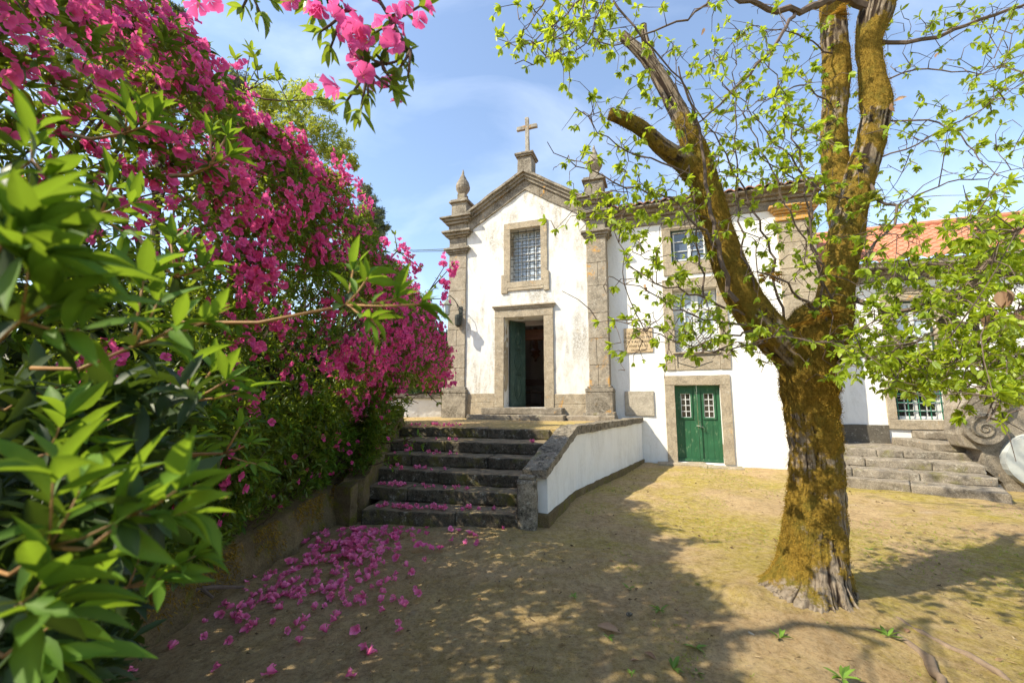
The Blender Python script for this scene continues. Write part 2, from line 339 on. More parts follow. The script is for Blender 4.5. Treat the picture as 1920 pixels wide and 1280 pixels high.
M['leaf_tree'] = leafmat('chestnut_leaf', (.13, .215, .015), (.33, .43, .03), (.68, .80, .04), .50, .45)
M['leaf_far'] = leafmat('eucalyptus_leaf', (.09, .12, .075), (.18, .22, .13), (.22, .27, .12), .25, .5)
M['leaf_yel'] = leafmat('yellow_green_leaf', (.15, .20, .03), (.36, .42, .06), (.65, .70, .08), .45, .5)
M['leaf_hedge'] = leafmat('dark_hedge_leaf', (.02, .045, .012), (.05, .10, .02), (.12, .2, .03), .3, .4)
M['petal'] = leafmat('pink_petal', (.46, .003, .13), (.90, .14, .42), (1.0, .16, .46), .42, .6, .2)
M['petal_fallen'] = leafmat('fallen_pink_petal', (.68, .03, .22), (.95, .28, .50), (.95, .26, .48), .3, .7, .15)
M['fern'] = leafmat('fern_frond', (.22, .10, .02), (.40, .24, .04), (.6, .35, .05), .4, .6)
M['dry'] = leafmat('dry_leaf', (.22, .12, .07), (.45, .30, .19), (.5, .3, .18), .3, .8, .1)
M['weed'] = leafmat('weed_leaf', (.08, .16, .02), (.18, .32, .04), (.35, .5, .06), .35, .5)
M['moss'] = leafmat('moss_tuft', (.16, .105, .018), (.45, .29, .05), (.50, .33, .045), .3, .9, .05)
M['stem'] = flat('azalea_stem', (.10, .065, .045), .9); M['stem_new'] = flat('young_stem', (.32, .17, .06), .6)
M['twig'] = flat('chestnut_twig', (.13, .095, .075), .85)
def barkmat():
    n = N('mossy_bark'); a = n.attr('moss'); h = n.attr('h')
    c = n.mix(n.ramp(n.noise(16, 6, .75, stretch=(1, 1, .25)), .3, .7), (.26, .20, .14), (.55, .45, .34)); c = n.mix(n.ramp(h, .25, .5, (1, 1, 1), (0, 0, 0)), c, (.055, .038, .028)); cr = n.noise(30, 7, .8, stretch=(1, 1, .16), dist=.6); c = n.mix(n.math('MULTIPLY', n.ramp(cr, .40, .47, (1, 1, 1), (0, 0, 0)), .7), c, (.045, .03, .02))
    ms = n.mix(n.ramp(n.noise(34, 5, .8), .35, .62), (.17, .11, .02), (.42, .275, .05)); ms = n.mix(n.math('MULTIPLY', n.ramp(n.noise(3.5, 5, .7), .48, .62), .6), ms, (.15, .15, .03))
    e = n.math('MULTIPLY', a, 1.0); e2 = n.math('ADD', e, n.math('MULTIPLY', n.math('SUBTRACT', n.noise(22, 5, .8), .5), 1.3)); k = n.ramp(e2, .38, .56)
    c = n.mix(k, c, ms); nm = n.bump(cr, 1., .05); nm = n.bump(n.noise(120, 4, .85), .9, .01, nm); return n.done(c, .95, nm, .08)
M['bark'] = barkmat()
# ================================================================== SETTING: ground, terrace, bank
def ground():
    xs = np.concatenate([np.array([-400, -150, -60, -25, -12, -7]), np.arange(-4, 8.01, .06), np.array([10, 13, 18, 30, 60, 150, 400])])
    ys = np.concatenate([np.array([-400, -100, -30, -8, -2]), np.arange(.6, 12.01, .06), np.array([14, 18, 25, 40, 80, 200, 600])])
    X, Y = np.meshgrid(xs, ys); P = np.stack([X.ravel(), Y.ravel(), np.zeros(X.size)], 1)
    r = np.hypot((P[:, 0] - 2.35) / 1.2, P[:, 1] - 3.75)
    z = .028 * fbm(P, .8, 5, 3) + .009 * fbm(P, 4, 9, 4) + .13 * np.exp(-(r / .60) ** 2)
    near = (P[:, 0] > -5) & (P[:, 0] < 9) & (P[:, 1] < 12.5) & (P[:, 1] > .3); z = np.where(near, z, -.05)
    z -= .05 * np.clip((P[:, 0] - .5) / 6, 0, 1) * np.clip((P[:, 1] - 6) / 5, 0, 1)
    for a, b, rr, h in ((onz(1370, 1195), None, .16, .05), (onz(1530, 1215), None, .13, .03), (onz(1400, 1130), None, .12, .05)):
        z += h * np.exp(-(np.hypot(P[:, 0] - a[0], P[:, 1] - a[1]) / rr) ** 2)
    P[:, 2] = z; nx, ny = len(xs), len(ys); I = np.arange(nx * ny).reshape(ny, nx)
    Fq = np.stack([I[:-1, :-1], I[:-1, 1:], I[1:, 1:], I[1:, :-1]], -1).reshape(-1, 4)
    return tag(mesh_np('ground', P, [Fq], M['ground'], smooth=True), kind='structure')
ground()
R_ = 0.175
ST = []      # stair nosings: right end, left end
for k, (a, b) in enumerate(zip([(1021, 805.6), (1011, 832), (994, 859), (979, 891.6), (962.5, 925), (962.5, 966)], [(752, 800), (742, 825), (733, 851), (712.5, 879), (698, 912), (698, 954)])):
    ST.append((onz(*a, R_ * (6 - k)), onz(*b, R_ * (6 - k))))
KX = np.array([.84, 7.42, 0]); PX = np.array([.17, 5.56, 0]); WX = L(-.72, 11.83, 0)
t = MB(); pl = [(-9, 8.95), (ST[0][1][0] - .25, ST[0][1][1] + .12), (ST[0][0][0] - .05, ST[0][0][1] + .12), (KX[0] + .03, KX[1] + .4), (WX[0] - .15, WX[1] - .1)]
q = L(-1.3, 11.9, 0); q2 = L(-7.5, 11.9, 0); pl += [(q[0], q[1]), (q2[0], q2[1]), (-9, 15.4)]
# gridded sandy surface of the terrace (jittered), as a box skirt + fine top
t.prism([(a, b) for a, b in pl], -.2, 1.055, 'z'); tag(t.build('terrace', M['ground'], jit=0), kind='structure')
def slabline(a, b, th, z0, z1, mat, name, par, joints, res=.07, jit=.011, ch=.02, seed=1, front=.035):
    """a stone step between right end a and left end b (front top edge), th deep"""
    a = np.asarray(a); b = np.asarray(b); d = nrm((b - a) * [1, 1, 0]); nb = np.array([-d[1], d[0], 0]);
    if nb[1] < 0: nb = -nb
    l = np.linalg.norm((b - a)[:2]); cut = [0] + [l * j for j in joints] + [l]; m = MB(lambda x, y, z: np.array([a[0], a[1], 0]) + d * x + nb * y + np.array([0, 0, z]))
    for i in range(len(cut) - 1):
        dz = random.uniform(-.006, .006); dy = random.uniform(-.012, .012)
        m.gbox(cut[i] + .003, cut[i + 1] - .003, dy, th, z0, z1 + dz, res, ch)
    return m.build(name, mat, par, jit=jit, js=5, seed=seed)
rs = root('stone_staircase', (-.8, 5.6, 0), 0, 'dark mossy granite steps strewn with pink petals climbing to the terrace', 'staircase')
for k in range(6):
    a, b = ST[k]; z1 = R_ * (6 - k); js = {0: [.38], 1: [.62], 2: [.3, .8], 3: [.55], 4: [.7], 5: [.4]}[k]
    b2 = b + nrm(b - a) * .15
    slabline(a + nrm(a - b) * .10, b2, .95 if k else .4, z1 - R_ * (1 if k < 5 else 1.4), z1, M['granite_dark'], 'step', rs, js, seed=k * 5 + 1)
def path_wall(name, pts, zt, zb, w, mat, par, res=.08, jit=.008, over=0.0, seed=3, ch=.015):
    m = MB()
    for i in range(len(pts) - 1):
        a = np.array(pts[i]); b = np.array(pts[i + 1]); l = np.linalg.norm(b[:2] - a[:2]); d = np.array([*(b - a)[:2], 0]) / l; nn = np.array([d[1], -d[0], 0])
        mm = MB(); mm.gbox(0, 1, 0, 1, 0, 1, res); V = np.array(mm.v); n0 = max(2, int(l / res)); g = MB()
        g.gbox(0, l, -over, w + over, 0, 1, res, 0)
        V = np.array(g.v); tt = V[:, 0] / l; top = zt[i] * (1 - tt) + zt[i + 1] * tt; bot = zb[i] * (1 - tt) + zb[i + 1] * tt
        P = a[None] * [1, 1, 0] + d[None] * V[:, :1] + nn[None] * V[:, 1:2]; P[:, 2] = bot + (top - bot) * V[:, 2]
        m.add(P.tolist(), g.f)
    return m.build(name, mat, par, jit=jit, js=5, seed=seed)
rp_ = root('stair_parapet', (.3, 5.7, 0), 0, 'low white plastered wall with weathered granite coping beside the dark steps', 'parapet')
pp = [PX + [.06, .2, 0], KX, WX]
path_wall('wall', pp, [.62, 1.0, 1.0], [.02, .02, .02], .24, M['plaster_clean'], rp_, jit=.006)
path_wall('footing', [p + np.array([.0, .0, 0]) for p in [PX + [.03, .1, 0], KX, WX]], [.16, .11, .07], [-.2, -.2, -.2], .275, M['earth'], rp_, over=.0, jit=.01)
cz = [(.70, .57), (1.16, 1.0)]
path_wall('coping', [PX + [0.0, .12, 0], KX], [.70, 1.15], [.60, 1.015], .25, M['cap'], rp_, over=.035, jit=.012, res=.05)
path_wall('coping', [KX + [.004, .01, 0], WX], [1.15, 1.12], [1.008, 1.0], .25, M['cap'], rp_, over=.035, jit=.012, res=.06, seed=8)
g = MB(lambda x, y, z: PX + np.array([x, y, z])); g.gbox(-.11, .15, -.10, .12, -.1, .60, .05, .04); g.gbox(-.09, .13, -.08, .10, .60, .65, .05, .03)
g.build('end_post', M['cap'], rp_, jit=.014, js=6)
rl = root('stair_side_wall', (-2.2, 6.5, 0), 0, 'mossy earth coloured side wall at the left of the steps, under the azaleas', 'wall')
path_wall('side_wall', [(-2.27, 5.95, 0), (-2.55, 9.2, 0)], [.52, 1.35], [-.1, .8], .27, M['earth'], rl, jit=.03)
path_wall('end_block', [(-2.34, 5.85, 0), (-2.29, 5.97, 0)], [.46, .50], [-.1, -.1], .27, M['earth'], rl, jit=.02, seed=9)
def bank():
    ys = np.arange(-3, 9.3, .07); ts = np.linspace(0, 1, 26); P = []
    for y in ys:
        H = np.interp(y, [0, 3, 4.6, 6, 7, 9], [.34, .36, .40, .46, .7, 1.1])
        for s in ts:
            if s < .5: x = -2.30 - .10 * s * 2; z = -.1 + (H + .1) * s * 2
            else: q = (s - .5) * 2; x = -2.40 - q * 7; z = H + .12 * q
            P.append((x - max(0, (y - 5.9)) * .09, y, z))
    P = np.array(P); n = len(ts); D = np.stack([fbm(P, 4, 21, 4), fbm(P, 4, 31, 4), fbm(P, 4, 41, 4)], 1) * [.05, .03, .035]; P = P + D
    I = np.arange(len(P)).reshape(len(ys), n); Fq = np.stack([I[:-1, :-1], I[:-1, 1:], I[1:, 1:], I[1:, :-1]], -1).reshape(-1, 4)
    tag(mesh_np('earth_bank', P, [Fq], M['earth'], smooth=True), kind='structure')
bank()

# ================================================================== CHAPEL (building frame, rotated 19 degrees)
def broot(name, x, y, z, label, cat, group=None): return root(name, L(x, y, z), -AB, label, cat, group)
def bm_(): return MB(L)
def blocks(x0, x1, y0, y1, z0, z1, hs=(.45, .8), ch=.012, res=.12, vert=False):
    m = bm_(); z = z0
    while z < z1 - .05:
        h = random.uniform(*hs); h = z1 - z if z + h > z1 - .25 else h; d = random.uniform(-.004, .004)
        if vert and random.random() < .5:
            xm = x0 + (x1 - x0) * random.uniform(.4, .6); m.gbox(x0, xm - .002, y0 + d, y1, z + .003, z + h - .003, res, ch); m.gbox(xm + .002, x1, y0 + d * .3, y1, z + .003, z + h - .003, res, ch)
        else: m.gbox(x0, x1, y0 + d, y1, z + .003, z + h - .003, res, ch)
        z += h
    return m
def mould(m, x0, x1, yf, yb, prof, mitre=True):
    """stacked moulding: prof list of (z0,z1,proud)"""
    for z0, z1, p in prof: m.gbox(x0 - p, x1 + p, yf - p, yb, z0 + .001, z1 - .001, .14, .012)
    return m
XL, XR = -6.0, -1.25; CF = 11.48; ZP = 1.0
ch = broot('chapel', -3.6, 11.48, 1.06, 'small white chapel with granite gable, corner pilasters and a stone cross on top', 'chapel')
out = [(XL + .05, ZP), (XR - .02, ZP), (XR - .02, 7.1), (-3.53, 8.1), (XL + .05, 7.1)]
door = [(-4.19, 1.37), (-3.0, 1.37), (-3.0, 3.93), (-4.19, 3.93)]; win = [(-4.0, 4.98), (-3.07, 4.98), (-3.07, 6.58), (-4.0, 6.58)]
m = bm_().slab(out, [door, win], CF, CF + .62)
m.box(XL + .05, XL + .5, CF + .62, 14.6, ZP, 7.0); m.box(XL + .05, XL + .5, 15.9, 22, ZP, 7.0); m.box(XL + .05, XL + .5, 14.6, 15.9, ZP, 4.4); m.box(XL + .05, XL + .5, 14.6, 15.9, 6.3, 7.0); m.box(XR - .42, XR - .02, CF + .62, 22, ZP, 7.0); m.box(XL + .5, XR - .42, 21.6, 22, ZP, 7.0)  # unseen opening added in the left wall to let sun inside
wall = child('wall', m, M['plaster'], ch)
m = bm_(); m.box(XL + .5, XR - .42, CF + .62, 21.6, 1.0, 1.36); child('floor', m, M['granite_grey'], ch)
m = bm_()
for s, xa, xb in ((1, XL - .15, -3.53), (-1, XR + .15, -3.53)): m.prism([(xa, 7.0), (xb, 8.02), (xb, 8.12), (xa, 7.1)], CF + .2, 22.1, 'y')
child('roof', m, M['tile_old'], ch)
for (x0, x1) in ((-6.0, -5.42), (-1.76, -1.23)):
    pm = blocks(x0, x1, 11.43, 12.3 if x0 > -3 else 12.1, 1.95, 6.02, vert=True)
    p = child('pilaster', pm, M['granite_lichen'] if x0 > -3 else M['granite'], ch, jit=.008)
    m = bm_(); m.gbox(x0 - .10, x1 + .09, 11.34, 12.3, 1.02, 1.78, .13, .02); mould(m, x0, x1, 11.43, 12.3, [(1.78, 1.88, .10), (1.88, 1.95, .05)]); child('base', m, M['granite_top'], p, jit=.012)
    m = bm_(); mould(m, x0, x1, 11.43, 12.3, [(6.02, 6.08, .03), (6.08, 6.15, .08), (6.15, 6.22, .13), (6.22, 6.54, .0), (6.54, 6.60, .05), (6.60, 6.68, .13), (6.68, 6.75, .20), (6.75, 6.98, .02), (6.98, 7.06, .10), (7.06, 7.14, .17), (7.14, 7.20, .24)])
    child('capital', m, M['granite_top'], p, jit=.010, js=5)
# raking cornice
m = bm_()
for s in (0, 1):
    xa, xb = ((-5.46, -3.53) if s == 0 else (-1.72, -3.53))
    for z0, z1, p in ((-.40, -.10, .045), (-.10, .0, .11), (.0, .09, .17), (.09, .17, .24)):
        za, zb = 7.03, 8.17; n = 16; sg = 1 if xb > xa else -1
        for i in range(n):
            t0, t1 = i / n, (i + 1) / n; gap = .004 if i % 4 == 0 else 0
            xs_ = [xa + (xb - xa) * t0 + sg * gap, xa + (xb - xa) * t1]; zs_ = [za + (zb - za) * t0, za + (zb - za) * t1]
            m.add([(xs_[0], CF - p, zs_[0] + z0), (xs_[1], CF - p, zs_[1] + z0), (xs_[1], CF + .3, zs_[1] + z0), (xs_[0], CF + .3, zs_[0] + z0),
                   (xs_[0], CF - p, zs_[0] + z1 - .001), (xs_[1], CF - p, zs_[1] + z1 - .001), (xs_[1], CF + .3, zs_[1] + z1 - .001), (xs_[0], CF + .3, zs_[0] + z1 - .001)],
                  [(0, 3, 2, 1), (4, 5, 6, 7), (0, 1, 5, 4), (1, 2, 6, 5), (2, 3, 7, 6), (3, 0, 4, 7)])
child('pediment', m, M['granite_top'], ch, jit=.012, js=3)
# finials
for cx in (-5.66, -1.50):
    m = bm_(); m.gbox(cx - .26, cx + .26, 11.36, 11.88, 7.2, 7.66, .12, .015); m.gbox(cx - .33, cx + .33, 11.29, 11.95, 7.66, 7.71, .15, .01); m.gbox(cx - .29, cx + .29, 11.33, 11.91, 7.71, 7.77, .15, .01)
    f = child('finial', m, M['granite_top'], ch, jit=.01)
    m = bm_(); m.gbox(cx - .13, cx + .13, 11.49, 11.75, 7.77, 8.02, .1, .01)
    m.lathe(cx, 11.62, [(.10, 8.02), (.15, 8.08), (.215, 8.2), (.225, 8.3), (.19, 8.42), (.14, 8.5), (.12, 8.53), (.10, 8.6), (.05, 8.7), (.035, 8.78), (.012, 8.88)], 16); child('flame', m, M['granite_grey'], f, jit=.012, js=9, smooth=False)
# cross
m = bm_(); cx = -3.5; m.gbox(cx - .24, cx + .20, 11.36, 11.80, 8.22, 8.78, .12, .015); m.gbox(cx - .28, cx + .24, 11.31, 11.85, 8.78, 8.83, .12, .01); m.gbox(cx - .31, cx + .27, 11.28, 11.88, 8.83, 8.89, .15, .01)
pe = child('cross_pedestal', m, M['granite_top'], ch, jit=.01)
m = bm_(); m.gbox(cx - .06, cx + .055, 11.55, 11.66, 8.89, 10.18, .08, .01); m.gbox(cx - .33, cx - .0615, 11.555, 11.655, 9.80, 9.92, .08, .01); m.gbox(cx + .0565, cx + .32, 11.555, 11.655, 9.80, 9.92, .08, .01)
child('cross', m, granite('cross_granite', (.27, .25, .21), (.40, .37, .32), .7, .42), pe, jit=.010)
# door frame, steps
def frame4(x0, x1, z0, z1, wl, wr, wt, wb, y0, y1, res=.12):
    m = bm_(); m.gbox(x0 - wl, x0, y0, y1, z0, z1, res, .008); m.gbox(x1, x1 + wr, y0, y1, z0, z1, res, .008); m.gbox(x0 - wl, x1 + wr, y0 - .003, y1, z1 + .003, z1 + wt, res, .008)
    if wb: m.gbox(x0 - wl, x1 + wr, y0 - .003, y1, z0 - wb, z0 - .003, res, .008)
    return m
m = frame4(-4.19, -3.0, 1.37, 3.93, .28, .27, .24, 0, CF - .05, CF + .35); m.gbox(-4.50, -2.70, CF - .09, CF + .1, 4.173, 4.23, .12, .01); m.gbox(-4.54, -2.66, CF - .13, CF + .1, 4.232, 4.28, .12, .01)
child('door_frame', m, M['granite_frame'], ch, jit=.006)
m = bm_(); m.gbox(-5.43, -4.475, CF - .035, CF + .2, 1.02, 1.5, .12, .012); m.gbox(-5.43, -4.475, CF - .03, CF + .2, 1.504, 1.76, .12, .012); child('plinth', m, M['granite_frame'], ch, jit=.012); m = bm_(); m.gbox(-2.73, -1.77, CF - .035, CF + .2, 1.1, 1.46, .12, .012); m.gbox(-2.73, -1.77, CF - .03, CF + .2, 1.464, 1.74, .12, .012)
child('plinth', m, M['granite_frame'], ch, jit=.012)
m = bm_(); m.gbox(-4.72, -2.45, CF - .40, CF + .5, 1.19, 1.365, .1, .02); child('doorstep', m, M['granite_grey'], ch, jit=.012)
m = bm_(); m.gbox(-5.0, -3.75, CF - .78, CF - .3, 1.0, 1.185, .1, .02); m.gbox(-3.745, -2.32, CF - .77, CF - .3, 1.0, 1.19, .1, .02); child('doorstep', m, M['granite_grey'], ch, jit=.012, seed=4)
m = bm_(); m.gbox(-2.3, -1.05, 10.95, 11.5, .95, 1.17, .1, .03); m.gbox(-1.9, -1.06, 11.1, 11.5, 1.17, 1.25, .1, .03); child('ledge', m, M['granite_grey'], ch, jit=.03)
# window
m = frame4(-4.0, -3.07, 4.98, 6.58, .20, .19, .20, 0, CF - .045, CF + .3)
m.gbox(-4.28, -2.83, CF - .05, CF + .3, 4.80, 4.975, .12, .01); m.gbox(-4.28, -4.08, CF - .048, CF + .2, 4.66, 5.22, .12, .01); m.gbox(-2.99, -2.83, CF - .048, CF + .2, 4.66, 5.22, .12, .01)
m.gbox(-4.075, -2.995, CF - .046, CF + .3, 4.72, 4.798, .12, .01)
wf = child('window', m, M['granite_frame'], ch, jit=.005)
m = bm_(); m.box(-4.0, -3.07, CF + .30, CF + .32, 4.98, 6.58); child('pane', m, M['glass_pale'], wf)
m = bm_()
for i in range(5): x = -3.985 + i * (.895 / 4); m.box(x, x + .028, CF + .265, CF + .298, 4.99, 6.57)
for i in range(8): z = 4.99 + i * (1.55 / 7); m.box(-3.99, -3.08, CF + .262, CF + .297, z, z + .026)
child('sash', m, M['shutter'], wf)
m = bm_()
for i in range(3):
    x = -3.78 + i * .245; m.tube([(x, CF + .06, 4.98), (x, CF + .06, 6.57)], .011, 6)
for i in range(8):
    z = 5.06 + i * .205; m.tube([(-4.0, CF + .035, z), (-3.07, CF + .035, z)], .010, 6)
for i in range(4):
    for j in range(7):
        x = -3.89 + i * .24; z = 5.16 + j * .205; m.tube([(x - .05, CF + .05, z), (x + .05, CF + .05, z)], .008, 5); m.tube([(x, CF + .05, z - .05), (x, CF + .05, z + .05)], .008, 5)
child('grille', m, M['iron'], wf)
# open door leaf, hinged at the left jamb, swung inward
ha = radians(62); hx, hy = -4.12, CF + .36
def leafx(x, y, z): return L(hx + x * cos(ha) - y * sin(ha), hy + x * sin(ha) + y * cos(ha), z)
m = MB(leafx); m.box(0, .62, 0, .05, 1.38, 3.92); d = child('door_leaf', m, M['dkgreen'], ch, bevel=.006)
m = MB(leafx)
for zc, hh in ((1.92, .36), (2.72, .30), (3.46, .27)):
    o = [(.31 + .16 * cos(t) * (1 - .12 * abs(sin(2 * t))), zc + hh * sin(t)) for t in np.linspace(0, 2 * pi, 29)[:-1]]
    i1 = [(.31 + (x - .31) * .78, zc + (z - zc) * .86) for x, z in o]; m.slab(o, [i1], -.022, .0)
    i2 = [(.31 + (x - .31) * .6, zc + (z - zc) * .72) for x, z in o]; m.slab(i2, [], -.014, .0)
    m.tube([(.2, -.02, zc + hh + .03), (.26, -.025, zc + hh + .07), (.31, -.03, zc + hh + .04), (.36, -.025, zc + hh + .07), (.42, -.02, zc + hh + .03)], .014, 6)
m.box(.02, .60, -.012, 0, 3.80, 3.88); m.box(.02, .60, -.012, 0, 1.42, 1.50)
child('raised_panel', m, M['dkgreen'], d, bevel=.004)
# interior
m = bm_(); m.box(XL + .5, XR - .42, 12.6, 14.5, 4.2, 4.27); m.box(XL + .5, XR - .42, 12.5, 12.62, 3.86, 4.2); child('gallery_soffit', m, M['inner_plaster'], ch)
m = bm_(); m.box(XL + .5, XR - .42, 12.9, 13.1, 3.72, 3.80); m.box(XL + .5, XR - .42, 12.86, 13.12, 3.47, 3.56); m.box(XL + .5, XR - .42, 12.9, 13.08, 3.56, 3.72); child('gallery_beam', m, M['wood_red'], ch, bevel=.01)
m = bm_(); m.box(XL + .5, XL + .52, 12.2, 14.6, 1.4, 6.8); m.box(XL + .5, XL + .52, 15.9, 21.5, 1.4, 6.8); m.box(XL + .5, XL + .52, 14.6, 15.9, 1.4, 4.4); m.box(XL + .52, XR - .5, 18.5, 18.6, 1.4, 6.8); child('inner_wall', m, M['inner_plaster'], ch)
m = bm_(); m.box(XL + .52, XL + .60, 16.0, 16.18, 1.37, 3.3); m.box(XL + .52, XL + .60, 17.1, 17.28, 1.37, 3.3); m.box(XL + .52, XL + .60, 16.0, 17.28, 3.3, 3.52); idf = child('door_surround', m, M['inner_plaster'], ch)
m = bm_(); m.box(XL + .53, XL + .57, 16.18, 17.1, 1.37, 3.3); m.box(XL + .57, XL + .59, 16.28, 16.58, 1.5, 3.1); m.box(XL + .57, XL + .59, 16.7, 17.0, 1.5, 3.1); child('inner_door', m, M['wood_dark'], idf)
m = bm_(); m.box(-4.6, -2.6, 17.6, 18.4, 1.37, 2.4); m.box(-4.5, -2.7, 18.1, 18.45, 2.4, 3.2); m.box(-4.1, -3.95, 18.0, 18.12, 2.5, 3.0); tg = child('altar', m, flat('altar_stone', (.16, .16, .18), .7), ch, bevel=.02)
bn = broot('bench', -4.35, 14.2, 1.37, 'dark wooden bench standing inside the chapel doorway', 'bench')
m = bm_(); m.box(-5.1, -3.7, 14.0, 14.4, 1.80, 1.85); child('seat', m, M['wood_dark'], bn)
m = bm_(); m.box(-5.1, -3.7, 14.38, 14.42, 2.05, 2.3); child('backrest', m, M['wood_dark'], bn)
for x in (-5.05, -3.8):
    m = bm_(); m.box(x, x + .05, 14.02, 14.07, 1.37, 1.8); child('leg', m, M['wood_dark'], bn)
    m = bm_(); m.box(x, x + .05, 14.36, 14.41, 1.37, 2.3); child('leg', m, M['wood_dark'], bn)
hl = broot('hanging_lamp', -4.25, 15, 3.6, 'dark ornate sanctuary lamp hanging inside the chapel door', 'lamp')
m = bm_(); m.lathe(-4.25, 15, [(.02, 2.95), (.05, 3.0), (.03, 3.05), (.10, 3.12), (.17, 3.2), (.12, 3.26), (.2, 3.34), (.09, 3.45), (.11, 3.6), (.07, 3.75), (.09, 4.1), (.09, 4.19)], 12); child('lamp_body', m, M['wood_red'], hl)
# bracket lantern on the left pilaster
ln = broot('wall_lantern', -5.6, 11.43, 4.2, 'old iron bracket lantern fixed to the left chapel pilaster', 'lantern')
m = bm_(); m.tube([(-5.58, 11.42, 4.28), (-5.66, 11.2, 4.52), (-5.72, 11.0, 4.62), (-5.76, 10.92, 4.56), (-5.76, 10.9, 4.48)], .012, 6); m.tube([(-5.58, 11.42, 4.1), (-5.62, 11.25, 4.42)], .01, 6); m.box(-5.62, -5.52, 11.40, 11.43, 3.98, 4.36); m.lathe(-5.6, 11.33, [(.02, 3.72), (.09, 3.78), (.11, 4.0), (.10, 4.08), (.02, 4.12)], 10); child('bracket', m, M['iron'], ln)
m = bm_(); m.lathe(-5.76, 10.9, [(.02, 4.48), (.04, 4.44), (.15, 4.33), (.155, 4.31), (.10, 4.30)], 6); m.lathe(-5.76, 10.9, [(.06, 4.0), (.085, 4.02), (.085, 4.04)], 6)
for k in range(6):
    t = 2 * pi * k / 6 + pi / 6; m.tube([(-5.76 + .075 * cos(t), 10.9 + .075 * sin(t), 4.02), (-5.76 + .10 * cos(t), 10.9 + .10 * sin(t), 4.31)], .007, 5)
child('lantern_frame', m, flat('verdigris_metal', (.22, .24, .19), .6), ln)
m = bm_(); m.lathe(-5.76, 10.9, [(.068, 4.03), (.09, 4.30)], 6); child('lantern_glass', m, M['glass_pale'], ln)
m = MB()
for dz in (0, .06): m.tube([at(742, 458, 26) + [0, 0, -dz], (at(742, 458, 26) * .5 + at(843, 467, 12.5) * .5) + [0, 0, -.22 - dz], at(843, 467, 12.7) + [0, 0, -dz]], .014, 5)
tag(m.build('overhead_wire', M['iron']), 'thin dark overhead wire running to the chapel corner', 'wire')

# ================================================================== WING WITH THE GREEN DOOR
CW = 11.83
wg = broot('house_wing', .9, CW, 0, 'two storey white wing with green double door and granite window surrounds', 'building')
D = [(.36, .03), (1.42, .03), (1.42, 1.95), (.36, 1.95)]; B = [(.43, 2.80), (1.49, 2.80), (1.49, 4.45), (.43, 4.45)]; U = [(.45, 5.22), (1.35, 5.22), (1.35, 6.13), (.45, 6.13)]
m = bm_().slab([(XR, -.4), (3.75, -.4), (3.75, 6.32), (XR, 6.32)], [D, B, U], CW, CW + .5); m.box(3.3, 3.75, CW + .5, 18, -.4, 6.32)
child('wall', m, M['plaster_clean'], wg)
m = bm_(); m.gbox(XR + .02, 3.80, CW - .03, CW + .4, 6.321, 6.55, .2, .01); m.gbox(XR + .02, 3.86, CW - .10, CW + .4, 6.552, 6.64, .2, .01); m.gbox(XR + .02, 3.92, CW - .20, CW + .4, 6.642, 6.74, .2, .01)
child('cornice', m, M['granite_grey'], wg, jit=.012)
m = blocks(2.94, 3.72, CW - .06, CW + .3, -.3, 5.98, (.6, 1.0)); pz = child('pilaster', m, M['granite_frame'], wg, jit=.008)
m = bm_(); mould(m, 2.94, 3.72, CW - .06, CW + .3, [(5.98, 6.05, .05), (6.05, 6.10, .02), (6.10, 6.17, .0), (6.17, 6.23, .06), (6.23, 6.30, .11), (6.30, 6.36, .16)])
child('capital', m, granite('orange_lichen_granite', (.34, .26, .16), (.48, .38, .24), .3, 1.25), pz, jit=.008)
# roof: rows of curved clay tiles
def tileroof(m, x0, x1, y0, z0, y1, z1, pitch=.21, rows=3, amp=.045, nseg=8, slices=8):
    nx = int((x1 - x0) / pitch) * nseg + 1; X = np.linspace(x0, x1, nx); ph = (X - x0) / pitch * 2 * pi; wv = amp * np.abs(np.cos(ph / 2)) * 1.4 - amp
    ny = rows; l = sqrt((y1 - y0) ** 2 + (z1 - z0) ** 2); V = []; Fs = []; n0 = 0
    for r in range(ny):
        for e, lift in ((0, .035), (1.0, .0)):
            t = (r + e) / ny
            for x, w in zip(X, wv): V.append((x, y0 + (y1 - y0) * t, z0 + (z1 - z0) * t + w + lift))
        a = n0; b = n0 + nx
        for i in range(nx - 1): Fs.append((a + i, a + i + 1, b + i + 1, b + i))
        n0 += 2 * nx
        for x, w in zip(X, wv): V.append((x, y0 + (y1 - y0) * r / ny, z0 + (z1 - z0) * r / ny + w + .0))
        for i in range(nx - 1): Fs.append((a + i, a + i + 1, n0 + i + 1, n0 + i))
        n0 += nx
    m.add(V, Fs); return m
m = bm_(); tileroof(m, XR + .05, 3.95, CW - .42, 6.82, CW + 3, 7.75, .22, 8, .05); child('roof', m, M['tile_old'], wg, jit=.012); m = bm_(); m.box(XR + .05, 3.92, CW - .38, CW + 3, 6.742, 6.785); child('soffit', m, M['granite_grey'], wg)
m = frame4(.36, 1.42, .03, 1.95, .24, .24, .25, 0, CW - .035, CW + .3); child('door_frame', m, M['granite_frame'], wg, jit=.005)
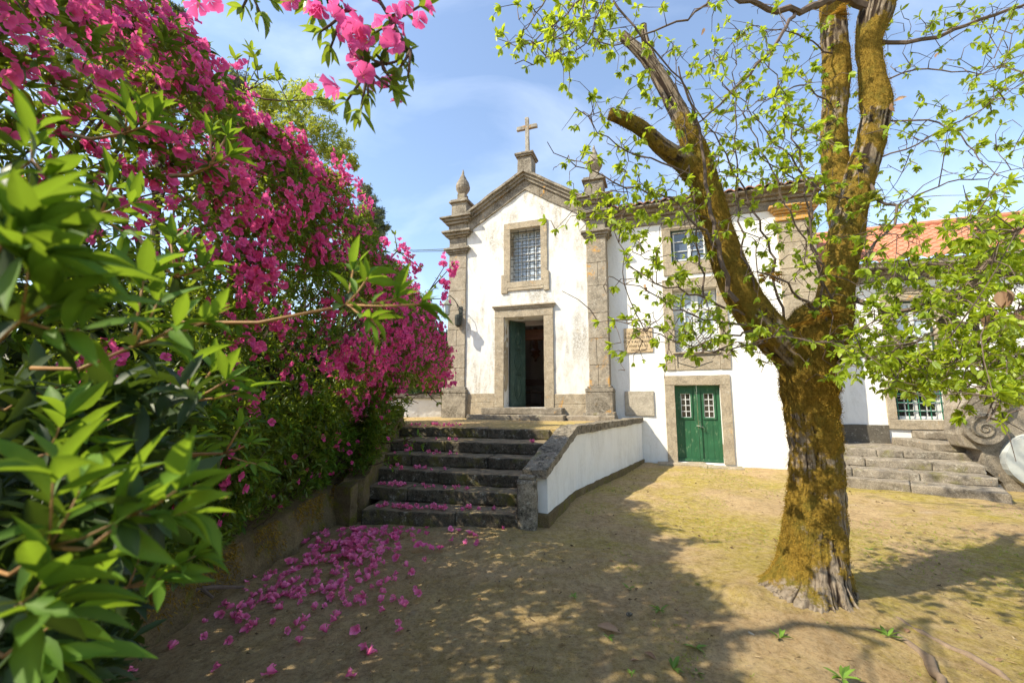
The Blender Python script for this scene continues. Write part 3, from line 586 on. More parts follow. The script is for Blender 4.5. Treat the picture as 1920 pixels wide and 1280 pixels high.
# green double door
dd = bm_(); dd.box(.36, 1.42, CW + .16, CW + .2, 1.92, 1.95)
for x0, x1 in ((.365, .885), (.893, 1.415)):
    m = bm_(); wx0, wx1 = (x0 + .135, x0 + .365) if x0 < .5 else (x0 + .15, x0 + .38); n = 4
    m.slab([(x0, .05), (x1, .05), (x1, 1.945), (x0, 1.945)], [[(wx0, 1.14), (wx1, 1.14), (wx1, 1.74), (wx0, 1.74)]], CW + .14, CW + .185)
    dl = child('door_leaf', m, M['green'], wg)
    m = bm_(); e = .045
    m.slab([(wx0 - e, 1.14 - e), (wx1 + e, 1.14 - e), (wx1 + e, 1.74 + e), (wx0 - e, 1.74 + e)], [[(wx0, 1.14), (wx1, 1.14), (wx1, 1.74), (wx0, 1.74)]], CW + .115, CW + .14)
    m.box(x0, x0 + .07, CW + .118, CW + .14, .12, 1.945) if x0 < .5 else m.box(x1 - .07, x1, CW + .118, CW + .14, .12, 1.945)
    xm = x1 - .07 if x0 < .5 else x0; m.box(xm, xm + .07, CW + .108, CW + .14, .12, 1.945)
    m.box(x0, x1, CW + .10, CW + .14, .05, .115)
    for q_ in (.33, .62):
        xg = x0 + (x1 - x0) * q_; m.box(xg, xg + .008, CW + .134, CW + .14, .13, 1.07)
    child('panel_moulding', m, M['green'], dl, bevel=.003)
    m = bm_(); m.box(wx0, wx1, CW + .16, CW + .165, 1.14, 1.74); gl = child('window_glass', m, M['glass_dark'], dl)
    m = bm_(); m.box((wx0 + wx1) / 2 - .009, (wx0 + wx1) / 2 + .009, CW + .135, CW + .158, 1.14, 1.74)
    for i in range(5): z = 1.14 + i * .15 - .009; m.box(wx0, wx1, CW + .132, CW + .157, max(z, 1.14), min(z + .018, 1.74))
    m.box(wx0, wx0 + .014, CW + .131, CW + .158, 1.14, 1.74); m.box(wx1 - .014, wx1, CW + .131, CW + .158, 1.14, 1.74); child('glazing_bar', m, M['white_paint'], dl)
    if x0 > .5:
        m = bm_(); m.tube([(x0 + .03, CW + .10, 1.06), (x0 + .03, CW + .04, 1.05), (x0 + .03, CW + .03, .9), (x0 + .03, CW + .09, .88)], .008, 6); m.tube([(x0 - .05, CW + .10, .93), (x0 + .03, CW + .06, .93), (x0 + .08, CW + .05, .91), (x0 + .13, CW + .07, .86)], .009, 6); child('handle', m, flat('worn_iron', (.2, .22, .18), .5, .4), dl)
m = bm_(); m.gbox(-.12, 1.0, CW - .36, CW + .2, -.3, .035, .1, .02); m.gbox(1.005, 1.80, CW - .36, CW + .2, -.32, .0, .1, .02); child('doorstep', m, M['granite_frame'], wg, jit=.012)
m = bm_(); m.gbox(1.85, 2.93, CW - .02, CW + .2, -.3, -.02, .1, .01); child('plinth', m, M['granite_frame'], wg, jit=.006)
# balcony window
m = frame4(.43, 1.49, 2.80, 4.45, .25, .22, .30, 0, CW - .035, CW + .3); m.gbox(.18, .40, CW - .032, CW + .2, 2.34, 2.797, .12, .01); m.gbox(1.48, 1.71, CW - .032, CW + .2, 2.34, 2.797, .12, .01); m.gbox(.402, 1.478, CW - .02, CW + .2, 2.34, 2.76, .12, .01)
m.gbox(.36, 1.50, CW - .07, CW + .1, 2.762, 2.80, .12, .01)
bw = child('window', m, M['granite_frame'], wg, jit=.005)
m = bm_()
for a, b in (((.47, 2.70), (1.36, 2.70)), ((.47, 2.53), (.86, 2.40)), ((.86, 2.40), (1.30, 2.55)), ((.47, 2.40), (.47, 2.70))): m.tube([(a[0], CW - .024, a[1]), (b[0], CW - .024, b[1])], .009, 5)
child('incised_moulding', m, M['iron'], bw)
m = bm_()
for x0, x1 in ((.45, .955), (.965, 1.47)):
    m.slab([(x0, 2.82), (x1, 2.82), (x1, 4.44), (x0, 4.44)], [[(x0 + .08, 3.3), (x0 + .235, 3.3), (x0 + .235, 3.86), (x0 + .08, 3.86)], [(x0 + .27, 3.3), (x1 - .08, 3.3), (x1 - .08, 3.86), (x0 + .27, 3.86)], [(x0 + .08, 3.98), (x0 + .235, 3.98), (x0 + .235, 4.36), (x0 + .08, 4.36)], [(x0 + .27, 3.98), (x1 - .08, 3.98), (x1 - .08, 4.36), (x0 + .27, 4.36)]], CW + .16, CW + .2)
child('sash', m, M['shutter'], bw); m = bm_(); m.box(.44, 1.48, CW + .205, CW + .215, 2.81, 4.45); child('pane', m, M['glass_pale'], bw)
m = bm_(); s_ = .085
for k in range(-9, 13):
    for sg in (1, -1):
        a = .45 + k * s_; p0 = (a, 2.83); p1 = (a + sg * .62, 3.45); pts = []
        x0_, z0_, x1_, z1_ = p0[0], p0[1], p1[0], p1[1]
        tA = max(0, min(1, ((.45 - x0_) / (x1_ - x0_)))) if sg > 0 and x0_ < .45 else (max(0, (1.47 - x0_) / (x1_ - x0_)) if sg < 0 and x0_ > 1.47 else 0)
        tB = 1
        if x1_ > 1.47: tB = (1.47 - x0_) / (x1_ - x0_)
        if x1_ < .45: tB = (.45 - x0_) / (x1_ - x0_)
        if x0_ < .45 and sg < 0 or x0_ > 1.47 and sg > 0 or tB <= tA: continue
        m.tube([(x0_ + (x1_ - x0_) * tA, CW + .11 + .008 * sg, z0_ + (z1_ - z0_) * tA), (x0_ + (x1_ - x0_) * tB, CW + .11 + .008 * sg, z0_ + (z1_ - z0_) * tB)], .010, 5)
child('lattice', m, M['white_paint'], bw)
# upper window
m = frame4(.45, 1.35, 5.22, 6.13, .22, .22, .19, .36, CW - .03, CW + .3); uw = child('window', m, M['granite_frame'], wg, jit=.005)
def sashes(x0, x1, z0, z1, y, par, fcol, nx=2, nz=3, leaves=2, inner='white_paint', gl='glass', t=.018, fw=.045):
    m = bm_(); m.slab([(x0, z0), (x1, z0), (x1, z1), (x0, z1)], [[(x0 + fw, z0 + fw), (x1 - fw, z0 + fw), (x1 - fw, z1 - fw), (x0 + fw, z1 - fw)]], y, y + .05); child('window_frame', m, M[fcol], par)
    m = bm_(); a0, a1, b0, b1 = x0 + fw, x1 - fw, z0 + fw, z1 - fw; lw = (a1 - a0) / leaves
    for l in range(leaves):
        p, q_ = a0 + l * lw + .002, a0 + (l + 1) * lw - .002
        m.slab([(p, b0), (q_, b0), (q_, b1), (p, b1)], [[(p + .035, b0 + .035), (q_ - .035, b0 + .035), (q_ - .035, b1 - .035), (p + .035, b1 - .035)]], y + .01, y + .045)
        for i in range(1, nx): xx = p + (q_ - p) * i / nx; m.box(xx - t / 2, xx + t / 2, y + .012, y + .04, b0 + .036, b1 - .036)
        for i in range(1, nz): zz = b0 + (b1 - b0) * i / nz; m.box(p + .036, q_ - .036, y + .014, y + .038, zz - t / 2, zz + t / 2)
    child('sash', m, M[inner], par); m = bm_(); m.box(a0, a1, y + .046, y + .049, b0, b1); child('pane', m, M[gl], par)
sashes(.46, 1.34, 5.23, 6.12, CW + .10, uw, 'dkgreen', 1, 3)
# inscribed stones
def plaque(x0, x1, z0, z1, label, mat, text=None):
    o = broot('stone_plaque', (x0 + x1) / 2, CW, z0, label, 'plaque'); m = bm_(); m.gbox(x0, x1, CW - .035, CW + .1, z0, z1, .08, .012); child('slab', m, mat, o, jit=.008)
    if text:
        for i, (tx, sz) in enumerate(text):
            c = bpy.data.curves.new('inscription', 'FONT'); c.body = tx; c.size = sz; c.extrude = .0015; c.resolution_u = 2; c.align_x = 'CENTER'; c.space_character = 1.12
            f = bpy.data.objects.new('inscription', c); COL.objects.link(f); c.materials.append(flat('incised_letter%d' % i, (.16, .12, .075), .9)); f.parent = o
            f.location = (0, -.0455, (z1 - z0) - .17 - i * .112); f.rotation_euler = (pi / 2, 0, 0)
            bpy.context.view_layer.update(); me = bpy.data.meshes.new_from_object(f.evaluated_get(bpy.context.evaluated_depsgraph_get())); g_ = bpy.data.objects.new('inscription', me); COL.objects.link(g_); g_.parent = o; g_.location = f.location; g_.rotation_euler = f.rotation_euler; g_.scale = (.82, 1, 1); bpy.data.objects.remove(f)
plaque(-.86, -.12, 2.83, 3.49, 'upper ochre stone plaque with worn carved lettering on the white wall', granite('ochre_plaque', (.50, .37, .22), (.60, .46, .29), .2, 0), [('I N A E R N O S', .105), ('ADE DEDO MA', .115), ('ECH V ALCIRANTA', .10), ('ANAE BAT DE', .085), ('COSME DAS', .08)])
plaque(-.89, -.15, 1.17, 1.81, 'lower blank speckled granite slab set in the white wall', granite('speckled_plaque', (.34, .30, .24), (.46, .41, .33), .5, 0))

# ================================================================== RIGHT HOUSE (set back, red tiled roof)
CH = 12.55
rh = broot('house', 7, CH, .58, 'low white house with orange clay tile roof behind the mossy tree', 'house')
LW = [(5.23, 1.13), (6.13, 1.13), (6.13, 1.88), (5.23, 1.88)]; UW = [(5.42, 2.55), (6.18, 2.55), (6.18, 3.95), (5.42, 3.95)]
m = bm_().slab([(3.76, .1), (14, .1), (14, 4.42), (3.76, 4.42)], [LW, UW], CH, CH + .5); child('wall', m, M['plaster_clean'], rh)
m = bm_(); m.gbox(3.76, 14, CH - .04, CH + .3, 4.421, 4.60, .3, .01); m.gbox(3.76, 14, CH - .12, CH + .3, 4.602, 4.70, .3, .01); child('cornice', m, M['granite_grey'], rh, jit=.012)
m = bm_(); tileroof(m, 3.8, 14.2, CH - .45, 4.86, 16.2, 6.95, .23, 16, .05); child('roof', m, M['tile'], rh, jit=.01); m = bm_(); m.box(3.8, 14, CH - .40, CH + .8, 4.702, 4.83); child('soffit', m, M['granite_grey'], rh)
m = bm_(); m.tube([(3.8, 16.2, 6.99), (9, 16.2, 7.0), (14.2, 16.2, 7.0)], .10, 10); child('ridge_tile', m, M['tile'], rh)
m = bm_(); m.gbox(3.76, 5.045, CH - .05, CH + .2, .5, 1.0, .15, .01); child('plinth', m, M['plinth'], rh, jit=.008)
m = frame4(5.23, 6.13, 1.13, 1.88, .18, .24, .17, .22, CH - .05, CH + .3); w1 = child('window', m, M['granite_frame'], rh, jit=.01)
sashes(5.24, 6.12, 1.14, 1.87, CH + .14, w1, 'white_paint', 2, 4, 2, 'white_paint', 'glass_dark', .016, .03)
m = bm_()
for i in range(5): x = 5.28 + i * .205; m.tube([(x, CH + .02, 1.13), (x, CH + .02, 1.88)], .012, 6)
for i in range(3): z = 1.32 + i * .20; m.tube([(5.23, CH + .0, z), (6.13, CH + .0, z)], .011, 6)
child('grille', m, M['iron_green'], w1)
m = frame4(5.42, 6.18, 2.55, 3.95, .27, .26, .30, 0, CH - .04, CH + .3); m.gbox(5.17, 6.42, CH - .045, CH + .2, 2.17, 2.545, .12, .01); w2 = child('window', m, M['granite_frame'], rh, jit=.006)
m = bm_(); m.tube([(5.45, CH - .052, 2.36), (5.80, CH - .052, 2.24), (6.15, CH - .052, 2.38)], .009, 5); m.box(5.35, 6.22, CH - .075, CH, 2.546, 2.58); child('incised_moulding', m, M['iron'], w2)
sashes(5.43, 6.17, 2.59, 3.94, CH + .12, w2, 'dkgreen', 1, 3, 2, 'white_paint', 'glass_pale')
m = bm_(); m.tube([(8.7, CH - .03, 2.2), (8.7, CH - .03, 4.4)], .035, 8); child('downpipe', m, M['iron'], rh)
fl = broot('floodlight', 5.74, 12.2, 4.35, 'small dark floodlight under the eaves of the right house', 'floodlight')
m = bm_(); m.box(5.62, 5.90, 12.15, 12.27, 4.26, 4.34); m.prism([(12.12, 4.34), (12.3, 4.34), (12.26, 4.42), (12.18, 4.42)], 5.62, 5.90); child('lamp_housing', m, M['iron'], fl, bevel=.01)
m = bm_(); m.tube([(5.76, 12.3, 4.38), (5.76, 12.5, 4.38)], .02, 6); child('bracket', m, M['iron'], fl)
# right stone steps
r2 = root('stone_steps', (7, 7.6, 0), 0, 'broad grey granite steps right of the tree trunk leading to a landing', 'steps')
RS = [((1897, 925, .145), (1540, 890.5, .145)), ((1872, 896, .29), (1540, 873.5, .29)), ((1850, 872, .435), (1540, 854.5, .435)), ((1835, 849, .58), (1540, 838.5, .58))]
for k, (a, b) in enumerate(RS):
    a = onz(*a); b = onz(*b); slabline(a, b, 1.0, a[2] - .16 - (.15 if k == 0 else 0), a[2], M['granite_grey'], 'step', r2, [[.48, .86], [.4, .8], [.3, .7], [.45, .62]][k], .09, .014, .025, 30 + k)
m = MB(); a, b = onz(1835, 849, .58), onz(1540, 838.5, .58); c_ = L(5.9, 12.56, 0); d_ = L(3.6, 12.56, 0)
m.prism([(a[0] + .2, a[1] + .55), (b[0], b[1] + .5), (d_[0], d_[1]), (c_[0] + 1.6, c_[1])], .3, .572, 'z'); child('landing', m, M['granite_grey'], r2)
a, b = onz(1822, 832, .73), onz(1729, 820, .73); slabline(a, b, .6, .56, .73, M['granite_grey'], 'step', r2, [.5], .09, .014, .025, 40)
a, b = onz(1812, 812, .88), onz(1755, 805, .88); slabline(a, b, .7, .72, .88, M['granite_grey'], 'step', r2, [], .09, .014, .025, 41)
# scrolled stone balustrade
CS = 10.5
def lp(u, v, c=CS):
    r = ray(u, v); t = c / (r @ EY); P = C0 + r * t; return float(P @ EX), float(P[2])
sb = broot('stair_balustrade', lp(1870, 900)[0], CS, .3, 'massive lichened stone balustrade with a carved spiral volute at the right edge', 'balustrade')
poly = [lp(*p) for p in [(1799, 760), (1822, 744), (1850, 727), (1885, 712), (1920, 697), (1990, 655), (2060, 620), (2060, 975), (1912, 962), (1880, 905), (1848, 880), (1842, 845), (1812, 838), (1800, 815)]]
m = bm_().slab(poly, [], CS, CS + .5); child('wall', m, M['granite_grey'], sb, bevel=.02)
cx, cz_ = lp(1838, 803); R0 = abs(lp(1876, 803)[0] - cx)
m = bm_().slab([(cx + R0 * 1.02 * cos(t), cz_ + R0 * .98 * sin(t)) for t in np.linspace(0, 2 * pi, 40)[:-1]], [], CS - .13, CS - .001); vo = child('volute', m, M['granite_grey'], sb, bevel=.015)
m = bm_(); sp = [(cx + R0 * 1.0 * exp_ * cos(t), CS - .135, cz_ + R0 * .97 * exp_ * sin(t)) for t, exp_ in [(q_, math.exp(-.155 * (q_ - .2))) for q_ in np.linspace(.2, 14.5, 110)]]
m.tube(sp, [max(.008, .034 * math.exp(-.09 * i / 8)) for i in range(len(sp))], 7)
up = [lp(*p) for p in [(1866, 778), (1884, 765), (1890, 745), (1905, 735), (1940, 715), (2000, 685)]]; m.tube([(a, CS - .06, b) for a, b in up], .05, 8)
child('spiral_moulding', m, M['cap'], vo, smooth=True)
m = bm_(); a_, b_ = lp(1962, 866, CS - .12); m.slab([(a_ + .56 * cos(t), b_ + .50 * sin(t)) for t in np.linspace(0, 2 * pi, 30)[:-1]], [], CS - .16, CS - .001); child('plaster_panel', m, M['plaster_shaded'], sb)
# low white wall left of the chapel
lw = root('garden_wall', (-3.5, 12.4, 1.05), 0, 'low white garden wall with stone top left of the chapel', 'wall')
a = onz(700, 782, 1.05); b = onz(829, 781, 1.05); d = b - a
path_wall('wall', [(-6.5, a[1] - .5, 0), (b[0] - .05, b[1], 0)], [1.62, 1.62], [.9, .9], .3, M['plaster_clean'], lw)
path_wall('coping', [(-6.5, a[1] - .5, 0), (b[0] - .02, b[1], 0)], [1.76, 1.76], [1.63, 1.63], .3, M['granite_top'], lw, over=.05)
path_wall('end_pier', [(b[0] - .04, b[1] + .05, 0), (b[0] + .75, b[1] + .3, 0)], [1.95, 1.95], [.9, .9], .3, M['granite_top'], lw)
# ================================================================== VEGETATION helpers
def basis(D, up=(0, 0, 1.0)):
    D = nrm(D); S_ = np.cross(D, np.broadcast_to(up, D.shape)); bad = np.linalg.norm(S_, axis=1) < 1e-3; S_[bad] = [1, 0, 0]; S_ = nrm(S_); return D, S_, np.cross(S_, D)
def roll(S_, N_, a): c, s = np.cos(a)[:, None], np.sin(a)[:, None]; return S_ * c + N_ * s, N_ * c - S_ * s
def leaf_tmpl(kind):
    if kind == 'big':   # 3 stations along the blade + midrib fold + droop
        st = [(0.0, .02), (.18, .17), (.42, .26), (.68, .20), (.88, .08), (1.0, .0)]
        V = []; F3 = []; F4 = []
        for i, (x, w) in enumerate(st):
            z = .08 * x - .20 * x * x
            V += [(x, -w, z + w * .35), (x, 0, z), (x, w, z + w * .35)]
        for i in range(len(st) - 1):
            a, b = 3 * i, 3 * i + 3; F4 += [(a, a + 1, b + 1, b), (a + 1, a + 2, b + 2, b + 1)]
        return np.array(V), None, np.array(F4)
    if kind == 'mid':
        V = [(0, 0, 0), (.32, -.15, .05), (.36, 0, -.01), (.32, .15, .05), (.72, -.12, -.02), (.74, 0, -.07), (.72, .12, -.02), (1, 0, -.16)]
        return np.array(V), np.array([(0, 1, 2), (0, 2, 3), (4, 7, 5), (5, 7, 6)]), np.array([(1, 4, 5, 2), (2, 5, 6, 3)])
    if kind == 'oval':
        V = [(0, 0, 0), (.28, -.17, .05), (.32, 0, 0), (.28, .17, .05), (.68, -.19, .0), (.70, 0, -.05), (.68, .19, .0), (1, 0, -.12)]
        return np.array(V), np.array([(0, 1, 2), (0, 2, 3), (4, 7, 5), (5, 7, 6)]), np.array([(1, 4, 5, 2), (2, 5, 6, 3)])
    V = [(0, 0, 0), (.45, -.19, .05), (1, 0, -.10), (.45, .19, .05)]
    return np.array(V), np.array([(0, 1, 2), (0, 2, 3)]), None
def scatter(P, D, size, kind, rl=.6, wid=1.0, tint=None):
    """blades at P pointing along D"""
    T, F3, F4 = leaf_tmpl(kind); n = len(P); D, S_, N_ = basis(D); S_, N_ = roll(S_, N_, rng.normal(0, rl, n)); size = np.broadcast_to(size, (n,))
    bend = rng.uniform(.3, 1.7, n)[:, None]
    V = P[:, None] + size[:, None, None] * (T[None, :, 0:1] * D[:, None] + T[None, :, 1:2] * wid * S_[:, None] + (T[None, :, 2] * bend)[..., None] * N_[:, None])
    k = len(T); off = (np.arange(n) * k)[:, None, None]; Fs = []
    if F3 is not None: Fs.append((F3[None] + off).reshape(-1, 3))
    if F4 is not None: Fs.append((F4[None] + off).reshape(-1, 4))
    t = rng.random(n) if tint is None else tint
    if kind == 'big': return V.reshape(-1, 3), Fs, np.clip(np.repeat(t, k) + np.tile([-.1, .28, -.1] * (k // 3), n) * 1.0, 0, 1)
    return V.reshape(-1, 3), Fs, np.repeat(t, k)
class Pool:
    def __init__(s): s.V = []; s.F = []; s.A = []; s.n = 0
    def add(s, V, Fs, A):
        for f in Fs: s.F.append(f + s.n)
        s.V.append(V); s.A.append(A); s.n += len(V)
    def leaves(s, *a, **k): s.add(*scatter(*a, **k))
    def build(s, name, mat, par=None, off=None, smooth=True):
        f3 = [f for f in s.F if f.shape[1] == 3]; f4 = [f for f in s.F if f.shape[1] == 4]; F_ = []
        if f3: F_.append(np.concatenate(f3))
        if f4: F_.append(np.concatenate(f4))
        o_ = off if off is not None else (tuple(par['_o']) if par is not None else (0, 0, 0))
        return mesh_np(name, np.concatenate(s.V), F_, mat, par, smooth, {'v': np.concatenate(s.A)}, o_)
def whorls(P, D, n, size, spread=1.0, jit=.25):
    """n leaves round each shoot tip; returns positions, directions, sizes"""
    m = len(P); D, S_, N_ = basis(D); R = np.repeat(np.arange(m), n); k = np.tile(np.arange(n), m); a = 2 * pi * k / n + np.repeat(rng.uniform(0, 6.28, m), n) + rng.normal(0, .25, m * n)
    op = spread * rng.uniform(.55, 1.25, m * n); d = D[R] * np.cos(op)[:, None] + (S_[R] * np.cos(a)[:, None] + N_[R] * np.sin(a)[:, None]) * np.sin(op)[:, None]
    d = d + rng.normal(0, jit, d.shape); sz = np.broadcast_to(size, (m,))[R] * rng.uniform(.6, 1.15, m * n); return P[R] + D[R] * (rng.uniform(-.25, .05, m * n) * sz)[:, None], nrm(d), sz
def flower(seed, detail=True):
    r = np.random.default_rng(seed); V = [(0, 0, -.25)]; F3 = []; F4 = []
    for k in range(5):
        a0 = 2 * pi * k / 5 + r.normal(0, .08); w = r.uniform(.80, .92); up = r.uniform(.15, .62); ln = r.uniform(.85, 1.1); b = len(V)
        def pt(rad, da, z): return (rad * cos(a0 + da), rad * sin(a0 + da), z)
        V += [pt(.22, -.5, .02), pt(.20, 0, -.04), pt(.22, .5, .02), pt(.62 * ln, -w * .75, .22 + up * .5 + r.normal(0, .05)), pt(.62 * ln, 0, .15 + up * .5), pt(.62 * ln, w * .75, .22 + up * .5 + r.normal(0, .05)),
              pt(.90 * ln, -w * .62, .18 + up + r.normal(0, .12)), pt(1.0 * ln, 0, .10 + up * .9 + r.normal(0, .07)), pt(.90 * ln, w * .62, .18 + up + r.normal(0, .12))]
        F3 += [(0, b, b + 1), (0, b + 1, b + 2)]; F4 += [(b, b + 3, b + 4, b + 1), (b + 1, b + 4, b + 5, b + 2), (b + 3, b + 6, b + 7, b + 4), (b + 4, b + 7, b + 8, b + 5)]
    V = np.array(V); A = np.clip(.25 + .75 * np.hypot(V[:, 0], V[:, 1]) + r.normal(0, .06, len(V)), 0, 1); return V, np.array(F3), np.array(F4), A
FL = [flower(s) for s in range(6)]
def crumple(s):
    V, a, b, A = flower(100 + s); r = np.random.default_rng(s); V = V.copy(); V[:, 2] = V[:, 2] * 1.3; V[:, :2] *= (1 - .35 * V[:, 2:3].clip(0, 1)); V += r.normal(0, .05, V.shape); V[:, 0] *= r.uniform(.6, 1); t = r.uniform(.4, 1.5)
    c, q = cos(t), sin(t); V = np.stack([V[:, 0], V[:, 1] * c - V[:, 2] * q, V[:, 1] * q + V[:, 2] * c], 1); V[:, 2] -= V[:, 2].min(); V[:, 2] *= .75; return V, a, b, A
FC = [crumple(s) for s in range(8)]
def flowers_pool(pool, P, D, size):
    n = len(P); D, S_, N_ = basis(D); S_, N_ = roll(S_, N_, rng.uniform(0, 6.28, n)); vi = rng.integers(0, len(FL), n)
    for q in range(len(FL)):
        ix = np.where(vi == q)[0]
        if not len(ix): continue
        T, f3, f4, A = FL[q]; V = P[ix][:, None] + size[ix][:, None, None] * .5 * (T[None, :, 0:1] * S_[ix][:, None] + T[None, :, 1:2] * N_[ix][:, None] + T[None, :, 2:3] * D[ix][:, None])
        k = len(T); off = (np.arange(len(ix)) * k)[:, None, None]; tint = np.clip(np.tile(A, len(ix)) * np.repeat(rng.uniform(.35, 1.25, len(ix)), k), 0, 1)
        pool.add(V.reshape(-1, 3), [(f3[None] + off).reshape(-1, 3), (f4[None] + off).reshape(-1, 4)], tint)
FMESH = [mesh_np('blossom', T * .5, [a, b], M['petal'], attr={'v': A}, link=False, smooth=False) for T, a, b, A in FL]
FCMESH = [mesh_np('fallen_blossom', T * .5, [a, b], M['petal_fallen'], attr={'v': A}, link=False, smooth=False) for T, a, b, A in FC]
def place_blossoms(par, P, D, size):
    """the 100 that show largest as parts, the rest as one part"""
    u, v, dep = proj(P); inside = (u > -20) & (u < 1940) & (v > -20) & (v < 1300); sc = np.where(inside, size / dep, -1) - 0; order = np.argsort(-sc); big = order[:100]; rest = order[100:]
    Dn, S_, N_ = basis(D)
    for i in big:
        o = bpy.data.objects.new('blossom', FMESH[i % len(FMESH)]); COL.objects.link(o); o.parent = par; a = random.uniform(0, 6.28); s = S_[i] * cos(a) + N_[i] * sin(a); t = np.cross(Dn[i], s)
        m = Matrix(((s[0], t[0], Dn[i][0]), (s[1], t[1], Dn[i][1]), (s[2], t[2], Dn[i][2]))).to_4x4(); q = P[i] - np.array(par['_o']); o.matrix_local = Matrix.Translation(q) @ m @ Matrix.Scale(float(size[i]), 4)
    if len(rest):
        pl_ = Pool(); flowers_pool(pl_, P[rest], D[rest], size[rest]); o = pl_.build('blossoms', M['petal'], par, smooth=False); o['kind'] = 'stuff'

# ================================================================== AZALEA HEDGE on the bank
CSX = np.array([-2.42, -2.32, -2.05, -1.88, -1.86, -2.05, -2.35, -2.75, -3.3, -4.0]); CSZ = np.array([.45, .8, 1.5, 2.3, 3.1, 3.8, 4.3, 4.62, 4.8, 4.8])
cl = np.concatenate([[0], np.cumsum(np.hypot(np.diff(CSX), np.diff(CSZ)))])
def hedge_pt(Y, s, deep, up=0.0):
    """surface point, outward normal; s in 0..1 along the cross-section"""
    q = s * cl[-1]; x = np.interp(q, cl, CSX); z = np.interp(q, cl, CSZ); e = .05
    dx = np.interp(q + e, cl, CSX) - np.interp(q - e, cl, CSX); dz = np.interp(q + e, cl, CSZ) - np.interp(q - e, cl, CSZ)
    nx, nz = dz, -dx; l = np.hypot(nx, nz) + 1e-9; nx, nz = nx / l, nz / l
    end = np.clip((Y - 9.2) / 1.9, 0, 1); k = np.sqrt(np.clip(1 - end ** 2, .0, 1)); hs = np.interp(Y, [-4, .4, 1.4, 3.5, 4.6, 5.5, 5.9, 6.4, 7.2, 8.2, 9.0, 9.8, 11.1], [.50, .55, .95, 1.0, .97, 1.0, .86, .74, .78, .83, .86, .77, .62])
    xo = np.interp(Y, [-4, 2, 5.5, 7.5, 9.2, 11], [0, 0, .02, .1, .30, .42])
    x = -3.4 + (x + 3.4) * k + xo * np.clip(z / 1.5, 0, 1); z = 1.2 + (z - 1.2) * hs * (k * .55 + .45); z = np.where(z < 1.2, z, z)
    P = np.stack([x, Y, z], 1); lump = .38 * fbm(P, .8, 3, 3) + .10 * fbm(P, 2.6, 8, 2); ny = np.where(Y > 9.2, end * 1.2, 0.0); Nn = nrm(np.stack([nx, ny, nz], 1)); return P + Nn * (lump - deep)[:, None], Nn
GA = [(285, 60, 75, 1.0), (150, 210, 65, 1.2), (60, 60, 70, 1.3), (30, 170, 60, 1.0), (170, 40, 60, .9), (20, 280, 50, .7), (420, 235, 45, .8), (300, 160, 60, .8), (500, 300, 55, 1.3), (560, 340, 60, 1.7), (600, 400, 50, 1.6), (560, 470, 70, 1.2), (450, 400, 80, .8), (330, 330, 60, .6), (650, 520, 60, 1.0), (700, 600, 60, 1.0),
      (780, 620, 45, 1.0), (730, 480, 40, .8), (800, 560, 45, .9), (835, 700, 35, .9), (640, 650, 45, .7), (720, 700, 50, .5), (430, 880, 25, .35), (200, 690, 30, .8), (450, 750, 22, .7), (560, 640, 60, .45), (620, 360, 30, 1.2), (240, 420, 60, .4), (520, 560, 60, .5), (640, 430, 25, 1.1)]
def bdens(P):
    u, v, d = proj(P); s = np.zeros(len(P)) + .012
    for a, b, r, w in GA: s = s + w * np.exp(-(((u - a) ** 2 + (v - b) ** 2) / (2 * r * r)))
    return s
def stems(m, base, tips, r0=.03, seed=0, wig=.12):
    r = random.Random(seed)
    for t in tips:
        b = np.array(base) + np.array([r.uniform(-.5, .1), r.uniform(-.6, .6), 0]); n = 7; pts = []
        for i in range(n):
            s = i / (n - 1); p = b * (1 - s) + np.array(t) * s; p = p + np.array([-.25 * sin(pi * s), 0, .25 * sin(pi * s)]) + np.array([r.uniform(-wig, wig) for _ in range(3)]) * (0 < i < n - 1); pts.append(p)
        m.tube(pts, [r0 * (1 - .8 * i / (n - 1)) for i in range(n)], 5, cap=False)
